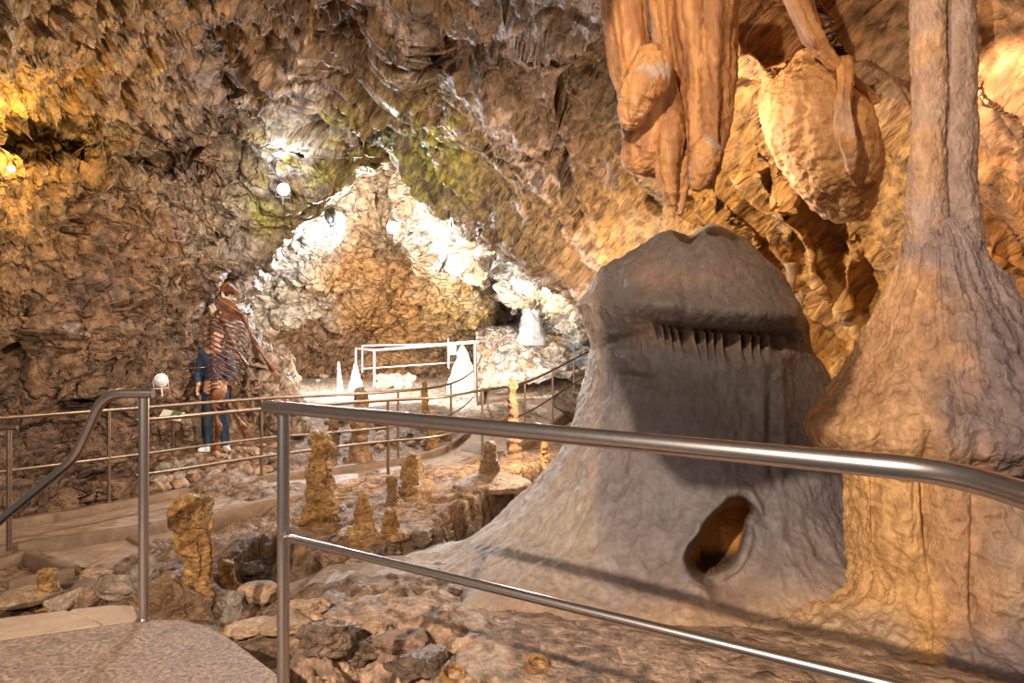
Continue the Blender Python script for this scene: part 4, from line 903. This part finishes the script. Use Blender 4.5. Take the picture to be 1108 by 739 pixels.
# shoulder blades
def blade(pts, o, name, mat, th=.018):
    bm = bmesh.new(); f = bm.faces.new([bm.verts.new(s_(x, y, o+oo)) for x, y, oo in pts])
    r = bmesh.ops.extrude_face_region(bm, geom=[f]); bmesh.ops.translate(bm, vec=(0, th, 0), verts=[v for v in r['geom'] if isinstance(v, bmesh.types.BMVert)])
    bmesh.ops.bevel(bm, geom=[e for e in bm.edges], offset=.006, segments=2, affect='EDGES')
    m = MB(); m.bm.free(); m.bm = bm
    m.tube([s_(pts[0][0], pts[0][1], o-.03), s_((pts[0][0]+pts[3][0])/2, (pts[0][1]+pts[3][1])/2+1, o-.05), s_(pts[3][0], pts[3][1], o-.02)], [.008, .014, .012], 8)
    return m.build(name, M[mat], sk)
blade([(236,323,0),(244,322,0),(254,329,0),(264,341,0),(262,345,0),(254,346,0),(243,344,0),(238,335,0)], -.20, 'shoulder_blade', 'bone')
blade([(226,331,0),(230,328,0),(233,333,0),(236,343,0),(232,345,0),(228,341,0)], .20, 'shoulder_blade', 'bonepale')
limb('upper_arm_bone', s_(264, 343, -.2), s_(276, 372, -.24), .024)
limb('forearm_bone', s_(276, 373, -.24), s_(296, 400, -.3), .017); limb('forearm_bone', s_(278, 372, -.22), s_(293, 401, -.28), .012)
b = MB()
for j in range(5): b.tube([s_(294+j*.8, 401, -.3+.02*j), s_(297+j*1.6, 408, -.3+.02*j), s_(296+j*1.5, 415, -.3+.02*j)], [.012, .009, .004], 6)
b.build('paw_bones', M['bone'], sk)
limb('upper_arm_bone', s_(240, 346, .25), s_(252, 374, .3), .024); limb('forearm_bone', s_(252, 374, .3), s_(268, 396, .26), .017)
# skull with snout, eye sockets, zygomatic arches and lower jaw
c = s_(246, 312, .0)
b = MB(); b.ball(c, (.125, .10, .095), 3); b.ball(c+Vector((.07, -.01, -.02)), (.10, .085, .075), 3)
b.tube([c+Vector((.10, -.01, -.015)), c+Vector((.19, -.015, -.045)), c+Vector((.245, -.02, -.065))], [.07, .052, .040], 14)
for sd in (-1, 1):
    b.tube([c+Vector((-.03, sd*.09, -.03)), c+Vector((.04, sd*.125, -.05)), c+Vector((.11, sd*.07, -.05))], [.016, .013, .016], 8)
    b.tube([c+Vector((.23, sd*.025-.02, -.09)), c+Vector((.24, sd*.028-.02, -.145))], [.012, .003], 8)
    for j in range(5): b.ball(c+Vector((.10+.024*j, sd*(.045-.004*j)-.015, -.082)), (.012, .010, .014), 1)
b.tube([c+Vector((-.12, 0, .03)), c+Vector((-.02, 0, .10)), c+Vector((.06, 0, .075))], [.012, .014, .008], 8)
q = b.build('skull', M['bone'], sk)
for sd in (-1, 1): MB().ball(c+Vector((.085, sd*.072-.01, .01)), (.024, .016, .022), 2).build('eye_socket', M['black'], q)
b = MB()
for sd in (-1, 1):
    b.tube([c+Vector((-.02, sd*.07, -.06)), c+Vector((.0, sd*.065, -.14)), c+Vector((.10, sd*.04, -.17)), c+Vector((.19, sd*.015, -.16))], [.02, .024, .02, .015], 8)
    for j in range(6): b.ball(c+Vector((.04+.024*j, sd*(.052-.006*j), -.142)), (.010, .009, .014), 1)
b.build('lower_jaw', M['bonepale'], sk)
for o in list(sk.children):
    if o.name in ('skull', 'lower_jaw'):
        T = Matrix.Translation(c-sk.location) @ Matrix.Rotation(.12, 4, 'Y') @ Matrix.Rotation(-.45, 4, 'Z') @ Matrix.Scale(.84, 4) @ Matrix.Translation(sk.location-c)
        o.data.transform(T)
        for q_ in o.children: q_.data.transform(T)
# pelvis and hind legs
b = MB()
for sd in (-1, 1):
    h = s_(234+3*sd, 431, -.11*sd)
    b.ball(h+Vector((0, 0, .05)), (.085, .022, .085), 3, Matrix.Rotation(.5*sd, 3, 'Z'))
    ring = [h+Vector((.02+.055*math.cos(a), 0, -.07+.06*math.sin(a))) for a in np.linspace(0, 2*math.pi, 16)]
    b.tube(ring, .018, 8, cap=False)
b.tube([s_(232, 426), s_(232, 436), s_(233, 446)], [.05, .045, .02], 10)
b.build('pelvis', M['bone'], sk)
limb('thigh_bone', s_(231, 437, -.10), s_(237, 462, -.14), .028); limb('shin_bone', s_(237, 463, -.14), s_(235, 486, -.1), .022); limb('shin_bone', s_(234, 463, -.12), s_(232, 486, -.08), .011)
limb('thigh_bone', s_(246, 436, .06), s_(264, 463, .0), .028); limb('shin_bone', s_(265, 465, 0), s_(265, 488, .02), .022)
for x, y, o in ((236, 488, -.1), (266, 490, .02)):
    b = MB(); b.ball(s_(x-1, y, o), (.045, .035, .035), 2)
    for j in range(5): b.tube([s_(x, y, o), s_(x+4, y+.5, o-.05+.025*j), s_(x+9, y+2.5, o-.07+.035*j), s_(x+11, y+4, o-.08+.04*j)], [.014, .012, .010, .003], 6)
    b.build('foot_bones', M['bone'], sk)
MB().tube([s_(227, 340, .02), s_(229, 400, .03), s_(228, 494, .05)], .008, 8).build('support_rod', M['black'], sk)

# ------------------------------------------------------------------ person behind the skeleton
M['skin'] = plain('skin', (.62, .38, .28), .5, var=.06, bscale=12); M['denim'] = plain('denim', (.015, .035, .07), .85, var=.3, bscale=60, bump=.3)
M['jacket'] = plain('navy_jacket', (.03, .055, .12), .7, var=.35, bscale=25, bump=.4); M['shoe'] = plain('pale_shoe', (.62, .68, .78), .6, var=.1)
M['hair'] = plain('brown_hair', (.06, .035, .02), .7, var=.3, bscale=60, bump=.6); M['sole'] = plain('sole', (.7, .7, .68), .7)
PD = 9.75
g = at(233, 489, PD); per = empty('person', g, 'person in navy jacket, blue jeans and pale sneakers standing behind the bear skeleton', 'person')
def skin_mesh(name, verts, edges, mat, sub=2, parent=per):
    me = bpy.data.meshes.new(name); me.from_pydata([Vector(v[:3]) for v in verts], edges, []); me.update()
    o = bpy.data.objects.new(name, me); COL.objects.link(o); me.materials.append(M[mat]); o.parent = parent
    m = o.modifiers.new('Skin', 'SKIN')
    for k, v in enumerate(verts):
        rr_ = v[3]; me.skin_vertices[0].data[k].radius = (rr_, v[4] if len(v) > 4 else rr_)
    me.skin_vertices[0].data[0].use_root = True; m.use_smooth_shade = True
    s = o.modifiers.new('Subdivision', 'SUBSURF'); s.levels = s.render_levels = sub
    return o
# coordinates in metres from between the feet: x right, y away, z up. Body turned a little to the right
V_ = [(0,0,.93,.13,.10),(0,0,1.10,.12,.09),(0,0,1.28,.15,.10),(0,0,1.42,.12,.08),(0,0,1.50,.055,.055),(.01,-.01,1.56,.055,.055),(.02,-.03,1.60,.07,.08),(.02,-.03,1.67,.082,.095),(.01,-.02,1.735,.06,.07),
      (-.17,0,1.41,.055),(-.235,.03,1.14,.042),(-.20,-.10,.93,.032),(.17,0,1.41,.055),(.245,.02,1.14,.042),(.20,-.13,.97,.032),
      (-.10,0,.85,.09),(-.11,-.01,.48,.058),(-.12,.02,.08,.04),(.10,0,.85,.09),(.12,-.03,.48,.058),(.14,.02,.08,.04)]
E_ = [(0,1),(1,2),(2,3),(3,4),(4,5),(5,6),(6,7),(7,8),(3,9),(9,10),(10,11),(3,12),(12,13),(13,14),(0,15),(15,16),(16,17),(0,18),(18,19),(19,20)]
skin_mesh('body', V_, E_, 'skin')
skin_mesh('jacket', [(0,0,.98,.175,.13),(0,0,1.12,.165,.12),(0,0,1.28,.18,.125),(0,0,1.41,.13,.10),(0,0,1.475,.075,.075),(-.18,0,1.40,.075),(-.25,.03,1.14,.062),(-.215,-.09,.965,.048),(.18,0,1.40,.075),(.26,.02,1.14,.062),(.215,-.12,1.0,.048)],
          [(0,1),(1,2),(2,3),(3,4),(3,5),(5,6),(6,7),(3,8),(8,9),(9,10)], 'jacket')
skin_mesh('jeans', [(0,0,.94,.155,.12),(-.095,0,.82,.105),(-.11,-.01,.47,.08),(-.12,.02,.07,.066),(.095,0,.82,.105),(.12,-.03,.47,.08),(.14,.02,.07,.066)], [(0,1),(1,2),(2,3),(0,4),(4,5),(5,6)], 'denim')
def ploc(name, mb, mat, parent=per):
    bmesh.ops.recalc_face_normals(mb.bm, faces=mb.bm.faces); me = bpy.data.meshes.new(name); mb.bm.to_mesh(me); mb.bm.free(); return link(name, me, M[mat], parent)
hb = MB(); hb.ball((.0, .005, 1.70), (.098, .108, .095), 3); ploc('hair', hb, 'hair')
fb_ = MB(); fb_.ball((.045, -.125, 1.655), (.013, .02, .022), 2); fb_.ball((.04, -.115, 1.615), (.026, .012, .008), 2)
for sx in (-1, 1): fb_.ball((.02+sx*.085, -.02, 1.65), (.012, .02, .03), 2)
ploc('face', fb_, 'skin')
for sx in (-1, 1):
    eb = MB(); eb.ball((.035+sx*.033, -.118, 1.672), (.011, .008, .007), 2); ploc('eye', eb, 'black')
for sx, hx, hy, hz in ((-1, -.20, -.115, .915), (1, .205, -.15, .94)):
    h = MB(); h.ball((hx, hy, hz-.02), (.022, .04, .05), 2)
    for j in range(4): h.tube([(hx, hy-.03+.02*j, hz-.055), (hx-.004*sx, hy-.036+.021*j, hz-.085), (hx-.012*sx, hy-.036+.021*j, hz-.105+.006*abs(j-1.5))], [.010, .009, .006], 8)
    h.tube([(hx, hy-.035, hz), (hx-.012*sx, hy-.06, hz-.03), (hx-.016*sx, hy-.062, hz-.055)], [.012, .010, .007], 8)
    ploc('hand', h, 'skin')
for x, r in ((-.12, -.25), (.14, .6)):
    b = MB(); R3 = Matrix.Rotation(r, 3, 'Z')
    b.ball((x+R3[0][1]*-.06, .02-.06*math.cos(r), .045), (.05, .135, .05), 3, R3); b.ball((x, .03, .075), (.048, .06, .05), 3)
    bb = b.bm
    for v in bb.verts: v.co.z = max(v.co.z, .012)
    q = ploc('shoe', b, 'shoe')
    b = MB(); b.ball((x+R3[0][1]*-.06, .02-.06*math.cos(r), .012), (.052, .138, .016), 3, R3); ploc('sole', b, 'sole', q)

# ------------------------------------------------------------------ lamps, signs
M['glass_cool'] = plain('lit_lamp_glass_cool', (.9, .95, 1), .3, emit=(.85, .93, 1), es=260)
M['glass_warm'] = plain('lit_lamp_glass_warm', (1, .8, .5), .3, emit=(1, .8, .5), es=60)
M['glass_off'] = plain('lamp_glass', (.55, .58, .62), .12, .2)
def flood(px, py, d, label, target, sz=.11, lit='glass_cool', body='black'):
    p = at(px, py, d); root = empty('floodlight', p, label, 'lamp')
    f = (Vector(target)-p).normalized(); R_ = f.to_track_quat('Y', 'Z').to_matrix()
    def L(v): return p+R_ @ Vector(v)
    b = MB(); b.tube([L((0, -sz*1.1, 0)), L((0, -sz*.9, 0)), L((0, -sz*.1, 0)), L((0, 0, 0))], [sz*.55, sz*.8, sz, sz*1.05], 20)
    for j in range(4): b.tube([L((0, -sz*(.9-.2*j), 0)), L((0, -sz*(.86-.2*j), 0))], sz*1.0, 20)
    b.build('housing', M[body], root)
    b = MB(); b.tube([L((0, .002, 0)), L((0, .012, 0)), L((0, .03, 0))], [sz*.95, sz*.9, sz*.5], 20); b.build('lens', M[lit], root)
    b = MB(); b.tube([L((-sz*1.15, -sz*.4, 0)), L((-sz*1.15, -sz*.4, -sz*1.3)), L((sz*1.15, -sz*.4, -sz*1.3)), L((sz*1.15, -sz*.4, 0))], sz*.09, 8)
    b.tube([L((0, -sz*.4, -sz*1.3)), L((0, -sz*.4, -sz*2.6))], sz*.12, 8); b.build('bracket', M[body], root)
    return root
flood(307, 205, 10.3, 'bright white floodlight glaring on the rock left of the arch', (1, 2, 1.5), .09)
flood(425, 246, 17.6, 'bright white floodlight on the orange back wall of the chamber', (1, 2, 2.0), .15)
flood(12, 183, 7.35, 'small warm lamp shining in the yellow alcove at upper left', (-.5, 1, 2.0), .035, 'glass_warm')
flood(175, 411, 7.6, 'small grey unlit spotlight mounted on the left wall behind the rails', (1.5, 3, 2.5), .07, 'glass_off', 'grey')
flood(361, 233, 14.6, 'black floodlight housing resting on the white rock in the chamber', (2, 18, 5.5), .16, 'glass_off')
# lectern board and hanging chamber sign
M['board'] = plain('board_white', (.5, .5, .46), .4); M['bgreen'] = plain('board_green', (.07, .13, .04), .5, var=.5, bscale=40); M['blue'] = plain('pale_blue_sign', (.25, .62, .72), .5, var=.08, bscale=8); M['ink'] = plain('print_black', (.02, .02, .025), .6)
p = at(187, 478, 8.35); root = empty('information_board', p, 'small tilted information board with a green picture behind the back railing', 'sign')
R_ = Matrix.Rotation(math.radians(-38), 3, 'X')
c = at(186, 449.5, 8.35)
MB().box(c, (.27, .012, .15), Matrix.Rotation(.15, 3, 'Y') @ Matrix.Rotation(math.radians(-50), 3, 'X'), .003).build('panel', M['board'], root)
nrm = (Matrix.Rotation(.15, 3, 'Y') @ Matrix.Rotation(math.radians(-50), 3, 'X')) @ Vector((0, -1, 0))
MB().box(c+nrm*.008+Vector((.045, 0, 0)), (.11, .003, .12), Matrix.Rotation(.15, 3, 'Y') @ Matrix.Rotation(math.radians(-50), 3, 'X')).build('picture', M['bgreen'], root)
MB().box(c+nrm*.008+Vector((-.06, 0, 0)), (.035, .003, .12), Matrix.Rotation(.15, 3, 'Y') @ Matrix.Rotation(math.radians(-50), 3, 'X')).build('text_strip', M['ink'], root)
b = MB(); b.tube([c+Vector((0, .03, -.02)), at(187, 492, 8.45)], .016, 10); b.build('post', M['rail'], root)
p = at(485, 398, 19.6); root = empty('chamber_sign', p, 'pale blue sign panel on a post behind the white railing', 'sign')
MB().box(at(489, 377, 19.6), (.26, .02, .36), None, .006).build('panel', M['blue'], root)
MB().tube([p, at(485, 366, 19.6)], .022, 10).build('post', M['railw'], root)
MB().tube([at(195, 399, 9.3), at(222, 397.5, 9.5)], .008, 8).build('rod', M['rail']); tag(bpy.data.objects['rod'], 'thin horizontal metal rod reaching from the wall to the person', 'rod')
MB().tube([at(488, 215, 11.6), at(488.4, 245, 11.6)], .012, 8).build('cable', M['black']); tag(bpy.data.objects['cable'], 'short black cable hanging below the arch edge', 'cable')
# little drip cups on the foreground flowstone
for k, (x, y, lb) in enumerate([(582, 722, 'round hollow stone cup at the bottom edge in front of the dome'), (490, 734, 'small dark hollow stone cup at the bottom edge left of the round one')]):
    g = hit(x, y); s = g.y/F; r = 13*s
    K = [(g.x, g.y, g.z+z*r, q*r, q*r, q*r, q*r) for z, q in ((-.9, 1.5), (-.3, 1.25), (.1, 1.1), (.4, 1.02), (.55, .85), (.4, .66), (.0, .55), (-.5, .3), (-.55, .02))]
    G = loft(K, 60, 40, lambda P: .08*r*fbm(P/r, 3, 600+k)); o = link('stone_cup', grid_mesh('stone_cup', G-np.array(g), None, True, (False, True)), M['stag']); o.location = g; o.rotation_euler = (.35, .1, 0)
    tag(o, lb, 'flowstone cup')
# ------------------------------------------------------------------ camera, lights, world
cam = bpy.data.cameras.new('camera'); co = bpy.data.objects.new('camera', cam); COL.objects.link(co)
cam.sensor_width = 36; cam.lens = F/1108*36; co.location = (0, 0, CH); co.rotation_euler = (math.pi/2, 0, 0); cam.clip_end = 100
SC.camera = co
def light(name, kind, loc, energy, color, target=None, size=.1, angle=60, blend=.5):
    l = bpy.data.lights.new(name, kind); o = bpy.data.objects.new(name, l); COL.objects.link(o); o.location = loc
    l.energy = energy; l.color = color
    if kind == 'SPOT': l.spot_size = math.radians(angle); l.spot_blend = blend; l.shadow_soft_size = size
    if kind == 'POINT': l.shadow_soft_size = size
    if kind == 'AREA': l.size = size
    if target is not None: o.rotation_euler = (Vector(target)-Vector(loc)).to_track_quat('-Z', 'Y').to_euler()
    return o
WARM = (1, .80, .58); NEU = (1, .9, .8); COOL = (.82, .91, 1)
light('key_lamp', 'SPOT', (-1.8, -1.4, 2.9), 2100, (1, .80, .60), (.6, 4.5, -.1), .03, 108, .5)
light('dome_fill', 'AREA', (-2.4, -2.0, 3.0), 170, (1, .88, .78), (.8, 5, .8), 1.2)  # soft fill added behind the camera to lift the dome top
light('drapery_lamp', 'SPOT', (-.1, 1.9, 3.35), 450, (1, .76, .50), (1.9, 4.7, 3.1), .03, 84, .6)
light('left_lamp', 'SPOT', (-.6, 6.6, 3.3), 1050, (1, .78, .58), (-5.8, 8.4, 1.4), .04, 120, .8)
light('left_fill_lamp', 'SPOT', (1.2, .4, 2.6), 420, (1, .76, .5), (-5.5, 8, 1.9), .05, 88, .7)
light('ceiling_rake', 'POINT', at(590, 395, 9.0), 480, (1, .78, .55), size=.05)  # added light raking the ceiling relief from below, no fixture
light('chamber_lamp', 'POINT', at(375, 275, 14.4), 1250, (.92, .95, 1), size=.06)
light('chamber_flood', 'SPOT', at(330, 330, 13.0), 1700, NEU, (-1.2, 18, -.6), .1, 84, .5)
light('chamber_flood', 'SPOT', at(620, 360, 12.9), 3600, (1, .82, .62), (-4, 21, 2.4), .1, 80, .7)
light('arch_lamp', 'POINT', at(302, 205, 9.9), 110, COOL, size=.04)
light('alcove_lamp', 'POINT', at(34, 150, 7.15), 75, (1, .60, .20), size=.03)
light('walk_lamp', 'SPOT', at(560, 250, 8.3), 220, WARM, (-1.5, 9, -.5), .05, 110, .7)
light('column_side_fill', 'SPOT', (2.75, 4.3, 3.0), 45, (1, .74, .46), (4.4, 4.7, 2.2), .03, 95, .7)  # added to brighten the wall right of the column, no fixture
light('right_lamp', 'SPOT', at(640, 120, 5.4), 400, (1, .74, .44), (4.2, 7, 1.8), .04, 130, .7)
# unseen hanging rock added to cast shade on the upper dome
BLOCKER = [((-.55),1.0,4.6,.7,.8,.5,.5),(-.55,1.0,3.6,.55,.6,.4,.4),(-.56,1.0,2.9,.42,.5,.3,.3),(-.54,1.0,2.4,.36,.42,.22,.22),(-.46,1.0,2.05,.3,.34,.16,.16),(-.42,1.0,1.88,.26,.28,.12,.12),(-.44,1.0,1.80,.12,.14,.05,.05)]
G = loft(BLOCKER, 80, 70, lambda P: .05*fbm(P*4, 3, 700)); tag(link('ceiling', grid_mesh('ceiling', G, np.ones(G.shape)*np.array((.3,.2,.12)), True, (True, True)), M['mid']), kind='structure')
wd = bpy.data.worlds.new('World'); SC.world = wd; wd.use_nodes = True
bg = wd.node_tree.nodes['Background']; bg.inputs[0].default_value = (1, .86, .70, 1); bg.inputs[1].default_value = .16
vs = SC.view_settings; vs.view_transform = 'Standard'; vs.look = 'None'; vs.gamma = 1; vs.use_curve_mapping = False; vs.exposure = 0.0
